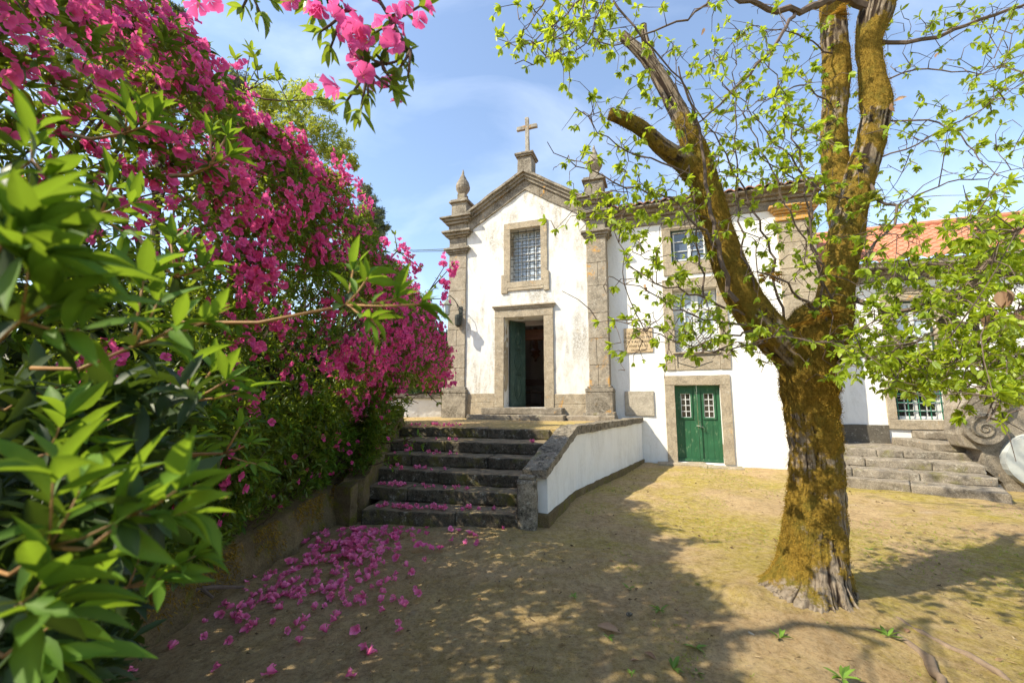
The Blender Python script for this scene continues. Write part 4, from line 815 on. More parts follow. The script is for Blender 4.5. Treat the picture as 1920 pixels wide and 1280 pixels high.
def azalea(y0, y1, n, size, label, base, nb, seed, fs=.09, kind='mid'):
    rt = root('azalea_shrub', base, 0, label, 'shrub', 'azaleas of the flowering hedge')
    Y = rng.uniform(y0, y1, n); s = rng.random(n) ** .9; deep = rng.exponential(.20, n); P, Nn = hedge_pt(Y, s, deep)
    hole = fbm(P, 1.6, 77, 3); keep = hole > -.55 + .2 * (deep > .4) + (.40 + .25 * (P[:, 1] < 4)) * np.clip((P[:, 2] - 2.9) / .8, 0, 1); keep &= ~((P[:, 1] > 7.7) & (P[:, 2] < 1.85 + .35 * vnoise(P, 1.7, 12)) & (P[:, 0] > -3.6)); P, Nn, deep = P[keep], Nn[keep], deep[keep]
    D = nrm(Nn * .8 + rng.normal(0, .45, P.shape) + [0.1, 0, .35])
    u, v, d = proj(P); low = P[:, 2] < 1.7
    pl_ = Pool(); p, dd_, sz = whorls(P, D, 6, size * (1.0 + .25 * low), 1.05, .2); pl_.leaves(p, dd_, sz, kind, rl=.5, tint=np.clip(rng.beta(1.4, 1.9, len(p)), 0, 1)); pl_.build('foliage', M['leaf_az'], rt)
    ni = int(650 * (y1 - y0)); Yi = rng.uniform(y0, y1 - .4 * (y1 > 10), ni); Pi = np.stack([rng.uniform(-4.6, -2.9, ni), Yi, (.5 + rng.beta(1.2, 1.2, ni) * 2.35) * np.interp(Yi, [.4, 1.4], [.55, 1.0])], 1); Pi = Pi[~((Pi[:, 1] > 7.6) & (Pi[:, 2] < 1.9))]; pi_ = Pool(); p, dd_, sz = whorls(Pi, rng.normal(0, 1, Pi.shape), 5, .15, 1.1, .3); pi_.leaves(p, dd_, sz, 'tiny', rl=1., wid=1.3, tint=rng.uniform(0, .3, len(p))); pi_.build('inner_foliage', M['leaf_old_shaded'], rt)
    # fresh pale shoots standing out of the surface
    q = rng.random(len(P)) < .17 * (deep < .15); Pn = P[q] + Nn[q] * .07; pl2 = Pool(); p, dd_, sz = whorls(Pn, D[q], 6, size * 1.15, .85, .2); pl2.leaves(p, dd_, sz, kind, rl=.5); pl2.build('young_foliage', M['leaf_az_new'], rt)
    # blossoms: clusters of 3-5 florets
    Yb = rng.uniform(y0, y1, nb * 6); sb_ = rng.random(nb * 6); Pb, Nb = hedge_pt(Yb, sb_, rng.exponential(.10, nb * 6) - .07); k = ~((Pb[:, 1] > 7.7) & (Pb[:, 2] < 1.8)) & (rng.random(len(Pb)) < bdens(Pb) * .9) & (fbm(Pb, 1.5, 55, 2) > -.45); Pb, Nb = Pb[k][:nb], Nb[k][:nb]
    m = 5; R = np.repeat(np.arange(len(Pb)), m)
    P2 = Pb[R] + rng.normal(0, .055, (len(R), 3)); D2 = nrm(Nb[R] * .9 + rng.normal(0, .5, (len(R), 3)) + [.15, 0, .0]); place_blossoms(rt, P2, D2, rng.uniform(.75, 1.15, len(R)) * fs)
    mb = MB(); tp, _ = hedge_pt(rng.uniform(y0, y1, 46), rng.random(46), rng.uniform(.05, .4, 46)); stems(mb, base, tp, .035, seed)
    for j in range(160):
        i = rng.integers(0, len(P)); a = P[i]; b = a - Nn[i] * random.uniform(.3, .6) - np.array([0, 0, random.uniform(.05, .3)]); mb.tube([b, (a + b) / 2 + [0, 0, .03], a], [.009, .006, .003], 4, cap=False)
    child('stems', mb, M['stem'], rt); return rt
az1 = azalea(-4.2, 3.4, 15000, .085, 'nearest tall pink azalea shrub with long green leaves at the left edge', (-3.1, 1.6, .45), 520, 1, .078)
az2 = azalea(3.2, 6.9, 17000, .066, 'broad middle azalea shrub smothered in deep pink blossoms, taller than its neighbours', (-3.2, 5.0, .5), 760, 2, .080)
az3 = azalea(6.7, 11.0, 15000, .062, 'farthest azalea shrub of the hedge, reaching the terrace beside the chapel', (-3.1, 8.8, 1.0), 600, 3, .078)
# small leafy shoots and sprigs leaning out: (hub u, v, Y, tip directions in px, leaf size)
def sprig_shrub(par, specs, mat_l='leaf_az_new', stem_mat='stem_new', name=('foliage', 'stems'), kind='big', fl=None, lm=1.0, r=1.0, wid=.62):
    pl_ = Pool(); po = Pool(); Pf, Df = [], []
    for (bu, bv, bY, hu, hv, hY, shoots, lf) in specs:
        mb = MB(); B = at(bu, bv, bY); H = at(hu, hv, hY); mid = (B + H) / 2 + [0, 0, -.02]; mb.tube([B, mid, H], [.008 * r * hY, .006 * r * hY, .0045 * r * hY], 6)
        # old leaves at the hub, spreading back and down
        p, d, s = whorls(np.array([H]), np.array([H - B]), (7 if kind == 'mid' else 5), lf * .85 * lm, 1.5, .15); po.leaves(p, d, s, kind, rl=.4, wid=wid * 1.15, tint=rng.uniform(.05, .7, len(p)))
        for (tu, tv, dY) in shoots:
            T = at(tu, tv, hY + dY); T0 = (H + T) / 2 + [0, 0, -.004]; mb.tube([H, T0, T], [.0045 * r * hY, .0035 * r * hY, .003 * r * hY], 6)
            p, d, s = whorls(np.array([T]), np.array([T - H]) + [[0, 0, .01]], 6, lf * lm, .8, .15); pl_.leaves(p, d, s, kind, rl=.45, wid=wid, tint=rng.uniform(.35, 1, len(p)))
            p, d, s = whorls(np.array([T0]), np.array([T - H]), 2, lf * lm * .8, 1.1, .2); pl_.leaves(p, d, s, kind, rl=.45, wid=wid, tint=rng.uniform(.2, .8, len(p)))
        child('stem', mb, M[stem_mat], par, smooth=True)
        if fl:
            for _ in range(fl): Pf.append(H + rng.normal(0, .05, 3)); Df.append(nrm((H - B) + rng.normal(0, .06, 3)))
    if pl_.n: pl_.build(name[0], M[mat_l], par)
    po.build('old_' + name[0].replace('sprig_', ''), M['leaf_old_shaded' if kind == 'big' else 'leaf_az'], par); return Pf, Df
fg = root('azalea_shrub', (-1.25, .9, .02), 0, 'very close leafy azalea shoots without flowers jutting in from the left edge', 'shrub', 'azaleas of the flowering hedge')
SPR = [
    (330, 605, 1.0, 650, 572, .95, [(690, 520, 0), (745, 560, .02), (700, 600, -.03), (662, 505, .05), (790, 570, .0)], .085),
    (60, 690, .75, 248, 650, .72, [(300, 560, .03), (395, 600, .0), (270, 520, .0), (335, 610, -.03)], .090),
    (180, 790, .95, 352, 752, .95, [(430, 710, .0), (450, 735, .02), (356, 680, .0), (400, 690, .05)], .085),
    (-60, 640, .5, 40, 600, .45, [(110, 560, .0), (120, 500, .02), (60, 470, -.03), (150, 620, .02)], .075),
    (-40, 1060, .55, 92, 1025, .50, [(225, 975, .0), (150, 920, .02), (100, 900, -.03)], .080),
    (92, 1025, .50, 245, 965, .50, [(330, 920, .0), (350, 960, .02)], .075),
    (90, 1100, .9, 240, 1100, .80, [(330, 1060, .0), (300, 1085, -.03), (260, 1045, .02), (370, 1040, .03)], .075),
    (-20, 330, .6, 60, 300, .55, [(95, 330, .0), (60, 250, .02), (120, 360, .0)], .070),
    (120, 250, 1.3, 235, 250, 1.2, [(265, 205, .0), (290, 225, .0), (240, 200, .0)], .105),
    (320, 330, 1.7, 395, 310, 1.6, [(430, 290, .0), (425, 255, .0), (395, 250, .0)], .095),
    (250, 430, 1.3, 330, 520, 1.2, [(350, 470, .0), (320, 450, .0), (385, 500, 0)], .090),
    (100, 380, 1.2, 190, 400, 1.1, [(250, 380, 0), (235, 440, 0), (210, 340, 0)], .095),
    (-30, 850, .8, 90, 850, .7, [(160, 820, 0), (120, 780, 0), (170, 870, 0)], .085),
    (-30, 1210, .7, 60, 1190, .6, [(110, 1160, 0), (90, 1230, 0)], .09),
    (60, 1290, 1.2, 110, 1262, 1.1, [(85, 1245, 0), (120, 1235, 0), (150, 1262, 0)], .06),
    (-40, 480, .45, 10, 450, .42, [(60, 430, 0), (70, 480, 0), (40, 400, 0)], .07),
    (250, 830, 1.5, 420, 850, 1.45, [(470, 830, 0), (450, 800, 0), (480, 870, 0)], .08),
    (200, 900, 1.6, 330, 860, 1.5, [(380, 850, 0), (360, 830, 0)], .09), (-30, 760, .9, 60, 740, .85, [(120, 720, 0), (110, 770, 0)], .1), (60, 950, .9, 150, 1000, .85, [(210, 1040, 0), (190, 980, 0)], .1), (-30, 1120, .5, 40, 1130, .48, [(90, 1150, 0), (80, 1090, 0)], .085)]
SPR = [(*q[:7], q[7] * (1.22 if q[5] < .62 else 1.0)) for q in SPR]
sprig_shrub(fg, SPR, wid=.54, r=.72)
# old leaves filling the near corner, deep shade painted into their colour
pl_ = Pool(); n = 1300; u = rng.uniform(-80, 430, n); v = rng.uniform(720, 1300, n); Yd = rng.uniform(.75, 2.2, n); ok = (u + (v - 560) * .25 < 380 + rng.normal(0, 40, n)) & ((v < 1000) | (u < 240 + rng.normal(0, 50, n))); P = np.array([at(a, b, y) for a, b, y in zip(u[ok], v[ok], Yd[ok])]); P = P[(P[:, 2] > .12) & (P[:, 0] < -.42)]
p, d, s = whorls(P, nrm(rng.normal(0, .5, P.shape) + [.5, -.3, .3]), 5, .10, 1.0, .3); pl_.leaves(p, d, s, 'mid', rl=.6, wid=.9, tint=rng.beta(1.5, 3, len(p))); pl_.build('shaded_foliage', M['leaf_old_shaded'], fg)
mb = MB(); 
for i in range(26):
    i0 = rng.integers(0, len(P)); mb.tube([(-1.7 + random.uniform(-.3, .2), random.uniform(.9, 2.2), .05), P[i0] * .5 + np.array([-.9, .8, .35]), P[i0]], [.012, .009, .004], 6)
child('old_stems', mb, M['stem'], fg)
# bough hanging over from above
ob = root('azalea_bough', at(560, -260, 1.9), 0, 'flowering azalea bough hanging into view against the sky', 'branch', 'azaleas of the flowering hedge')
OB = [(560, -260, 1.9, 640, 30, 1.4, [(600, 60, 0), (665, 80, 0), (620, 90, 0.05)], .075), (640, 30, 1.4, 690, 130, 1.35, [(650, 190, 0), (690, 180, 0), (740, 170, .0), (675, 215, 0)], .075), (560, -260, 1.9, 735, 40, 1.4, [(760, 80, 0), (720, 90, 0), (790, 10, 0), (705, 60, .05)], .07),
      (735, 40, 1.4, 715, 120, 1.35, [(745, 115, 0), (735, 150, 0), (690, 105, 0)], .06), (400, -200, 1.7, 470, -20, 1.5, [(455, 15, 0), (490, 30, 0), (510, 0, 0)], .085), (400, -200, 1.7, 375, -20, 1.5, [(365, -10, 0)], .07), (560, -260, 1.9, 600, -20, 1.45, [(570, 0, 0), (590, 30, 0)], .08),
      (-4000, -600, 3.0, 560, -260, 1.9, [], .08), (735, 40, 1.4, 770, 95, 1.35, [(748, 130, 0), (765, 145, 0)], .055)]
OB = [o for o in OB if o[0] > -3000]
sprig_shrub(ob, OB, mat_l='leaf_az', stem_mat='stem', fl=0)
mb = MB(); mb.tube([np.array([-3.2, 1.4, .4]), np.array([-3.0, 1.5, 3.0]), np.array([-2.3, 1.7, 4.6]), np.array([-1.2, 1.8, 4.1]), at(560, -260, 1.9)], [.06, .05, .04, .025, .014], 8); mb.tube([np.array([-2.0, 1.7, 4.5]), np.array([-1.3, 1.7, 4.0]), at(400, -200, 1.7)], [.03, .02, .012], 8); child('bough', mb, M['stem'], ob)
bl = [(370, 8), (395, 2), (545, 0), (600, 15), (625, 30), (650, 20), (675, 45), (660, 65), (690, 75), (705, 30), (720, 55), (740, 25), (755, 45), (640, 60), (665, 95), (670, 115), (680, 140), (700, 150), (715, 165), (725, 145), (655, 85), (690, 105), (785, 35), (800, 10), (740, 85), (700, 0), (620, 0), (760, 5), (580, 5), (735, 75)]
P = np.array([at(a, b, random.uniform(1.25, 1.45)) for a, b in bl] + [at(632, 165, 1.15), at(578, 158, 1.2), at(742, 182, 1.4)]); D = nrm(rng.normal(0, .5, P.shape) + [.1, -.2, -.6]); place_blossoms(ob, P, D, np.concatenate([rng.uniform(.06, .085, len(bl)), [.085, .055, .05]]))
# outstanding flowered sprigs
def sprig_thing(par, specs, size, fsz, nfl, flow, mat='leaf_az'):
    pf, df = sprig_shrub(par, specs, mat_l=mat, stem_mat='stem', name=('sprig_foliage', 'sprig_stems'), kind='mid', wid=1.1, r=.32, lm=1.25); P = np.array([at(*f) for f in flow]); R = np.repeat(np.arange(len(P)), nfl)
    P = P[R] + rng.normal(0, fsz * .45, (len(R), 3)); pl_ = Pool(); flowers_pool(pl_, P, nrm(rng.normal(0, .6, P.shape) + [.3, -.6, .2]), rng.uniform(.7, 1.1, len(P)) * fsz); o = pl_.build('sprig_blossoms', M['petal'], par); o['kind'] = 'stuff'
sprig_thing(az3, [(700, 600, 8.6, 790, 560, 8.4, [(815, 540, 0), (830, 560, 0)], .09), (760, 640, 8.6, 805, 545, 8.3, [(833, 500, 0), (850, 495, 0)], .08), (700, 520, 8, 745, 470, 8, [(740, 440, 0), (770, 480, 0), (785, 500, 0)], .1), (760, 740, 8.6, 800, 735, 8.4, [(825, 740, 0), (820, 755, 0)], .09), (760, 690, 8.8, 815, 675, 8.6, [(835, 665, 0), (830, 690, 0)], .09)], .06, .12, 9,
            [(833, 492, 8.3), (852, 498, 8.3), (848, 512, 8.3), (838, 540, 8.3), (832, 560, 8.3), (752, 465, 8), (768, 480, 8), (782, 505, 8), (722, 455, 8), (836, 700, 8.6), (845, 720, 8.6), (812, 590, 8.5), (826, 610, 8.5), (835, 530, 8.3)])
sprig_thing(az2, [(400, 280, 3.8, 455, 175, 3.6, [(470, 95, 0), (440, 110, 0), (480, 130, 0), (500, 150, 0)], .09), (455, 175, 3.6, 540, 190, 3.6, [(570, 170, 0), (595, 185, 0), (550, 210, 0), (520, 150, 0)], .085), (330, 250, 3.4, 400, 170, 3.4, [(410, 130, 0), (380, 140, 0)], .09), (455, 175, 3.6, 485, 150, 3.6, [(478, 105, 0), (520, 140, 0)], .08)], .06, .10, 3,
            [(455, 130, 3.6), (380, 130, 3.4), (405, 195, 3.4), (425, 205, 3.4), (350, 115, 3.3), (470, 215, 3.7)])
# low plants at the foot of the hedge
def undergrowth(y0, y1, n, size, label, base, mat, nb, name='young_azalea'):
    rt = root(name, base, 0, label, 'shrub', 'young plants at the foot of the hedge'); Y = rng.uniform(y0, y1, n); zc = rng.beta(1.2, 1.4, n); mid = np.interp(Y, [1, 3.5, 4.6, 6, 7, 9], [.40, .40, .44, .52, .75, 1.1])
    P = np.stack([-2.42 + rng.normal(0, .10, n) + .22 * zc - np.clip(Y - 5.9, 0, 9) * .08, Y, mid + .02 + zc * np.where(Y > 7.3, .62, .9)], 1); P[:, 0] += .15 * vnoise(P, 2, 4) + .26 * (Y > 6); P = P[vnoise(P, 2.2, 9) > -.35]
    pl_ = Pool(); p, d, s = whorls(P, nrm(rng.normal(0, .3, P.shape) + [.55, -.1, .55]), 6, size, .9, .2); pl_.leaves(p, d, s, 'mid', rl=.5, tint=rng.beta(1.6, 2.2, len(p))); pl_.build('foliage', mat, rt)
    mb = MB()
    for j in range(60): i = rng.integers(0, len(P)); mb.tube([(-2.62, P[i][1], P[i][2] - .35), P[i] - [.08, 0, .12], P[i]], [.006, .005, .003], 5, cap=False)
    child('stems', mb, M['stem'], rt)
    if nb:
        i = rng.integers(0, len(P), nb); pl2 = Pool(); flowers_pool(pl2, P[i] + [.06, -.03, .02], nrm(rng.normal(0, .5, (nb, 3)) + [.6, -.3, .1]), rng.uniform(.06, .09, nb)); o = pl2.build('blossoms', M['petal'], rt); o['kind'] = 'stuff'
undergrowth(4.9, 6.3, 520, .085, 'low bright green young azalea spilling over the bank edge near the steps', (-2.4, 5.6, .45), M['leaf_az_new'], 22)
undergrowth(2.8, 4.9, 800, .075, 'dark low leafy shrub along the top of the bare earth bank', (-2.4, 3.8, .4), M['leaf_az'], 26)
undergrowth(5.95, 8.5, 1900, .075, 'leafy shoots leaning over the left end of the steps', (-2.6, 7.4, .8), M['leaf_az'], 14)
mb = MB(); mb.tube([np.array([-2.45, 2.5, .40]), at(330, 1112, 3.3), at(400, 1102, 3.5), at(455, 1100, 3.75)], [.028, .022, .018, .012], 7); mb.tube([at(380, 1105, 3.42), at(400, 1122, 3.4)], [.015, .008], 6)
tag(mb.build('fallen_branch', M['twig'], jit=.01), 'crooked dead branch lying on the bank below the azaleas', 'branch')
nb_ = 9000; yb = rng.uniform(1.0, 7.4, nb_); Hh = np.interp(yb, [0, 3, 4.6, 6, 7, 9], [.34, .36, .40, .46, .7, 1.1]); P = np.stack([-2.36 - np.clip(yb - 5.9, 0, 9) * .09 + rng.normal(0, .02, nb_), yb, Hh * rng.random(nb_) ** .6 + .02], 1); P = P[fbm(P, 3, 66, 3) > -.2]
pl_ = Pool(); pl_.leaves(P, nrm(rng.normal(0, .5, P.shape) + [.6, 0, -.5]), rng.uniform(.012, .05, len(P)), 'tiny', rl=1.2, wid=.5); tag(pl_.build('bank_moss', M['moss']), 'ragged brown moss and root hairs on the earth bank under the azaleas', 'moss', kind='stuff')
# a few far sprigs over the steps
sprig_thing(az3, [(700, 830, 6.6, 760, 825, 6.5, [(785, 815, 0), (790, 835, 0), (770, 840, 0)], .085), (690, 870, 6.3, 720, 865, 6.2, [(735, 875, 0), (738, 860, 0)], .08)], .06, .08, 3, [(767, 835, 6.5), (708, 840, 6.4)], mat='leaf_az_new')

# ================================================================== FALLEN BLOSSOMS
def fallen():
    pts = []
    def zat(x, y): return .012
    r = random.Random(5)
    # on the ground: (u, v, spread, count)
    for (u, v, su, sv, n) in [(760, 972, 60, 10, 110), (700, 990, 50, 16, 90), (650, 1020, 60, 22, 70), (660, 1040, 70, 30, 40), (560, 1090, 60, 30, 30), (750, 1040, 60, 30, 16), (820, 985, 35, 10, 14), (640, 1015, 40, 14, 20), (700, 1030, 45, 20, 24), (590, 1050, 45, 18, 16), (660, 1075, 50, 18, 18), (520, 1100, 40, 20, 16), (570, 1110, 35, 14, 14), (690, 1060, 14, 10, 8), (470, 1130, 40, 20, 12), (430, 1165, 35, 18, 10), (640, 1120, 60, 20, 14), (700, 1140, 40, 16, 6), (760, 1120, 35, 22, 5), (600, 1165, 60, 25, 8), (460, 1180, 30, 14, 5)]:
        for _ in range(n): pts.append((r.gauss(u, su), r.gauss(v, sv), 'g'))
    pts += [(690, 1232, 'g'), (686, 1222, 'g'), (565, 1185, 'g'), (560, 1210, 'g'), (568, 1170, 'g'), (320, 1222, 'g'), (410, 1258, 'g'), (512, 1272, 'g'), (428, 1206, 'g'), (378, 1200, 'g'), (610, 1192, 'g'), (668, 1180, 'g'), (745, 1172, 'g'), (742, 1092, 'g'), (784, 1120, 'g'), (848, 1018, 'g'), (895, 1025, 'g'), (942, 996, 'g'), (940, 990, 'g'), (860, 1000, 'g'), (240, 1268, 'g'), (652, 1276, 'g'), (880, 1005, 'g'), (888, 1010, 'g'), (870, 990, 'g')]
    out = [(*onz(u, v, .0)[:2], .012) for u, v, _ in pts if v > 960 + 0]
    out = [p for p in out if p[0] > -2.32 and not (p[1] > 5.5 and p[0] < .2) and p[1] < 7]
    # on the treads, pushed against the left side: step, number, reach
    for k, n, reach in ((0, 26, .55), (1, 5, .8), (2, 9, .6), (3, 12, .45), (4, 24, .62), (5, 44, .72)):
        a, b = ST[k]; b = b + nrm(b - a) * .05; d = nrm((a - b) * [1, 1, 0]); nb_ = np.array([-d[1], d[0], 0]); nb_ = nb_ if nb_[1] > 0 else -nb_; l = np.linalg.norm((a - b)[:2])
        for _ in range(n):
            t = abs(r.gauss(0, reach * .55)) * l; t = min(t, l * .93); q = b + d * (t + .08) + nb_ * (r.uniform(.05, .22) if k else r.uniform(.08, .8)); out.append((q[0], q[1], a[2] + (.008 if k else .012)))
    return out
FZ = [(690, 1232, 'largest pink blossom clump alone near the bottom centre of the picture'), (320, 1222, 'single fallen blossom farthest left on the dark sand'), (410, 1258, 'fallen blossom standing upright at the very bottom left'), (942, 996, 'fallen blossom lying apart in front of the parapet end post'), (895, 1025, 'fallen blossom at the right end of the petal drift'), (745, 1172, 'lone fallen blossom right of the petal scatter'), (784, 1120, 'lone reddish fallen blossom out on bare sand'), (652, 1276, 'fallen blossom cut by the lower picture edge')]
fb = fallen(); fb = [q for q in fb if q[2] > .05] + sorted([q for q in fb if q[2] <= .05], key=lambda q: q[1])
for (x, y, z) in fb[:298]:
    o = bpy.data.objects.new('fallen_blossom', FCMESH[random.randrange(len(FCMESH))]); COL.objects.link(o); o.location = (x, y, z); o.rotation_euler = (random.uniform(-.3, .3), random.uniform(-.3, .3), random.uniform(0, 6.28)); s = random.uniform(.07, .125); o.scale = (s, s, s)
    u_, v_, _d = (float(q) for q in proj(np.array([x, y, z])))
    if z > .05:
        k = min(6, max(1, int(round((z - .01) / R_)))); lab = 'fallen pink azalea blossom on ' + ['the lowest dark step', 'the second dark step from the bottom', 'the third dark step from the bottom', 'the third dark step from the top', 'the dark step just below the top one', 'the sandy terrace edge above the top step'][k - 1]; grp = 'fallen blossoms on the steps'
    else:
        grp = 'fallen blossoms on the ground'; near = min((math.hypot(u_ - a, v_ - b), t) for a, b, t in FZ); lab = near[1] if near[0] < 12 else 'fallen pink azalea blossom on the sand ' + ('right at the foot of the lowest step' if y > 4.75 else 'in the drift close along the earth bank' if x < -1.45 - .12 * (y - 3) else 'well out on the shaded path' if y > 3.5 else 'in the thin scatter nearest the camera')
    tag(o, lab, 'blossom', grp)
if len(fb) > 298:
    P = np.array(fb[298:]); pl_ = Pool(); flowers_pool(pl_, P + [0, 0, .02], nrm(rng.normal(0, .4, P.shape) + [0, 0, 1]), rng.uniform(.07, .1, len(P))); tag(pl_.build('fallen_blossoms', M['petal_fallen']), 'further loose pink petals scattered among the fallen blossoms', 'blossoms', kind='stuff')
# ================================================================== THE MOSSY CHESTNUT TREE
TB = at(1530, 1120, 3.75); TB = np.array([TB[0], 3.75, 0.0])
ct = root('chestnut_tree', TB, 0, 'large chestnut tree thick with golden moss, its trunk forking low before the white house', 'tree')
def limb_mesh(paths, name, n=40, step=.03, amp=1.0, base=False, seed=0):
    """displaced bark surface along each path of (u, v, Y, width_px)"""
    VV, FF, AM, AH = [], [], [], []; n0 = 0; WS = .75
    for path in paths:
        K = []
        for (u, v, Y, w) in path:
            p = at(u, v, Y); K.append([*p, w * .5 / F * proj(p[None])[2][0] * (WS if w > 60 else .9)])
        K = np.array(K); l = np.concatenate([[0], np.cumsum(np.linalg.norm(np.diff(K[:, :3], axis=0), axis=1))]); m = max(4, int(l[-1] / step)); t = np.linspace(0, l[-1], m)
        # smooth (Catmull-like) resampling
        def sm(c):
            y = np.interp(t, l, c); kk = max(1, int(.10 / step)); ker = np.ones(2 * kk + 1) / (2 * kk + 1); yp = np.concatenate([2 * y[0] - y[kk:0:-1], y, 2 * y[-1] - y[-2:-kk - 2:-1]]) if m > kk + 2 else y; return np.convolve(yp, ker, 'valid') if m > kk + 2 else y
        Pc = np.stack([sm(K[:, i]) for i in range(4)], 1); up = None; nn = n
        rows = []
        for i in range(m):
            d = nrm(Pc[min(i + 1, m - 1), :3] - Pc[max(i - 1, 0), :3])
            if up is None: up = np.array([1.0, 0, 0])
            a = nrm(up - d * (up @ d)); b = np.cross(d, a); up = a; th = np.arange(nn) / nn * 2 * pi
            rows.append(Pc[i, :3] + (a * np.cos(th)[:, None] + b * np.sin(th)[:, None]) * Pc[i, 3])
        V = np.concatenate(rows); Cc = np.repeat(Pc[:, :3], nn, 0); Rr = np.repeat(Pc[:, 3], nn); out_ = nrm(V - Cc); th = np.tile(np.arange(nn) / nn * 2 * pi, m)
        Q = np.stack([np.cos(th) * 2.2, np.sin(th) * 2.2, V[:, 2] * .55], 1) * 1.6; ridge = 1 - np.abs(fbm(Q, 1.8, 5 + seed, 3)) * 1.5
        Qs = np.stack([np.cos(th + V[:, 2] * .5), np.sin(th + V[:, 2] * .5), V[:, 2] * .22], 1) * 4; ridge = ridge * .55 + .45 * (1 - np.abs(fbm(Qs, 1.5, 15 + seed, 3)) * 1.5)
        big = fbm(V, 3.0, 2 + seed, 3); fine = fbm(V, 16, 7 + seed, 3); Q3 = np.stack([np.cos(th) * 9, np.sin(th) * 9, V[:, 2] * 1.6], 1); r3 = 1 - np.abs(fbm(Q3, 1.3, 60 + seed, 3)) * 1.6; ridge = ridge * .6 + r3 * .4; moss = np.clip(.5 + .55 * fbm(V, 2.6, 33 + seed, 4) + .25 * fbm(V, 11, 34, 2), 0, 1)
        sc = np.clip(Rr / .25, .25, 1.2); dsp = sc * amp * (.020 * big + (.020 if not base else .016) * (ridge - .5) + .013 * fine) + moss * .012 * sc
        if base:
            z = V[:, 2]; fl = np.exp(-np.clip(z, 0, 9) / .22); ang = np.arctan2(out_[:, 1], out_[:, 0])
            lobes = .34 * np.clip(np.cos(ang - 2.95), 0, 1) ** 2 + .18 * np.clip(np.cos(ang + 1.45), 0, 1) ** 4 + .08 * np.clip(np.cos(ang + .5), 0, 1) ** 6 + .12 * np.clip(np.cos(ang + 2.2), 0, 1) ** 6
            dsp = dsp + .05 * np.exp(-np.clip(z - .03, 0, 9) / .07) * (1 + .5 * big) + fl * (.0 + lobes * .46) * (1 + .2 * (ridge - .5)) + fl * .02 * (ridge - .6); moss = np.clip(moss + .32 - .62 * np.exp(-np.clip(z - .02, 0, 9) / .16) - .45 * np.clip((out_[:, 0] - .2), 0, 1) * (z < 1.1), 0, 1)
        V = V + out_ * dsp[:, None]; I = np.arange(m * nn).reshape(m, nn); J = np.roll(I, -1, 1); FF.append(np.stack([I[:-1], J[:-1], J[1:], I[1:]], -1).reshape(-1, 4) + n0)
        VV.append(V); AM.append(moss); AH.append(np.clip(ridge * .9, 0, 1)); n0 += len(V)
        # end cap
        c = V[-nn:].mean(0); VV.append(c[None]); AM.append([.0]); AH.append([.6]); FF.append(np.stack([I[-1], J[-1], np.full(nn, n0 - I[0, 0] if False else n0 - (n0 - len(V)) ), I[-1]], -1)[:0] + 0); capidx = n0; n0 += 1
        base_i = n0 - 1 - len(V); tri = np.stack([I[-1] + base_i, J[-1] + base_i, np.full(nn, capidx)], -1); FF.append(tri)
    return np.concatenate(VV), FF, np.concatenate(AM), np.concatenate(AH)
TRK = [[(1518, 1190, 3.68, 142), (1524, 1130, 3.72, 138), (1528, 1060, 3.75, 130), (1530, 980, 3.75, 122), (1531, 900, 3.75, 112), (1527, 820, 3.75, 108), (1519, 760, 3.75, 108), (1512, 700, 3.75, 116), (1512, 655, 3.75, 128), (1520, 615, 3.76, 118), (1540, 590, 3.78, 80)]]
LIMB = [[(1500, 680, 3.75, 96), (1462, 640, 3.73, 92), (1425, 600, 3.7, 86), (1392, 560, 3.68, 80), (1368, 500, 3.66, 74), (1348, 440, 3.64, 66), (1330, 380, 3.62, 58), (1314, 320, 3.6, 56), (1300, 270, 3.6, 46), (1275, 215, 3.6, 38), (1250, 165, 3.6, 32), (1222, 120, 3.6, 26), (1195, 92, 3.6, 22), (1166, 66, 3.6, 20)],
        [(1310, 330, 3.6, 50), (1280, 300, 3.55, 42), (1245, 280, 3.5, 36), (1215, 250, 3.45, 30), (1185, 228, 3.42, 26), (1142, 214, 3.4, 22)],
        [(1240, 150, 3.6, 22), (1222, 110, 3.6, 16), (1208, 75, 3.6, 14), (1206, 48, 3.6, 13)],
        [(1530, 660, 3.78, 112), (1556, 610, 3.82, 92), (1565, 560, 3.84, 76), (1575, 500, 3.86, 76), (1585, 440, 3.86, 76), (1595, 390, 3.86, 70), (1612, 330, 3.84, 56), (1632, 270, 3.82, 50), (1644, 200, 3.8, 52), (1634, 140, 3.8, 42), (1628, 80, 3.78, 42), (1640, 30, 3.76, 60), (1652, -20, 3.74, 66), (1665, -80, 3.7, 60)],
        [(1590, 420, 3.9, 60), (1572, 350, 3.98, 50), (1564, 290, 4.02, 46), (1563, 220, 4.05, 44), (1570, 150, 4.08, 46), (1566, 80, 4.1, 44), (1560, 10, 4.12, 44), (1556, -60, 4.15, 40)]]
V, FF, AM, AH = limb_mesh(TRK, 'trunk', 190, .012, 1.15, base=True)
mesh_np('trunk', V, FF, M['bark'], ct, True, {'moss': AM, 'h': AH}, tuple(TB))
moss_src = [(V, AM)]
for k, lp_ in enumerate(LIMB):
    V, FF, AM, AH = limb_mesh([lp_], 'limb', 56 if k in (0, 3) else 36, .02, .9, seed=k + 1)
    if k == 0: AM = np.clip(AM + .35 - 1.2 * np.clip((V[:, 2] - 3.95) / .5, 0, 1), 0, 1)
    elif k == 2: AM = AM * .1
    else: AM = np.clip(AM + .25, 0, 1)
    mesh_np('limb', V, FF, M['bark'], ct, True, {'moss': AM, 'h': AH}, tuple(TB)); moss_src.append((V, AM))
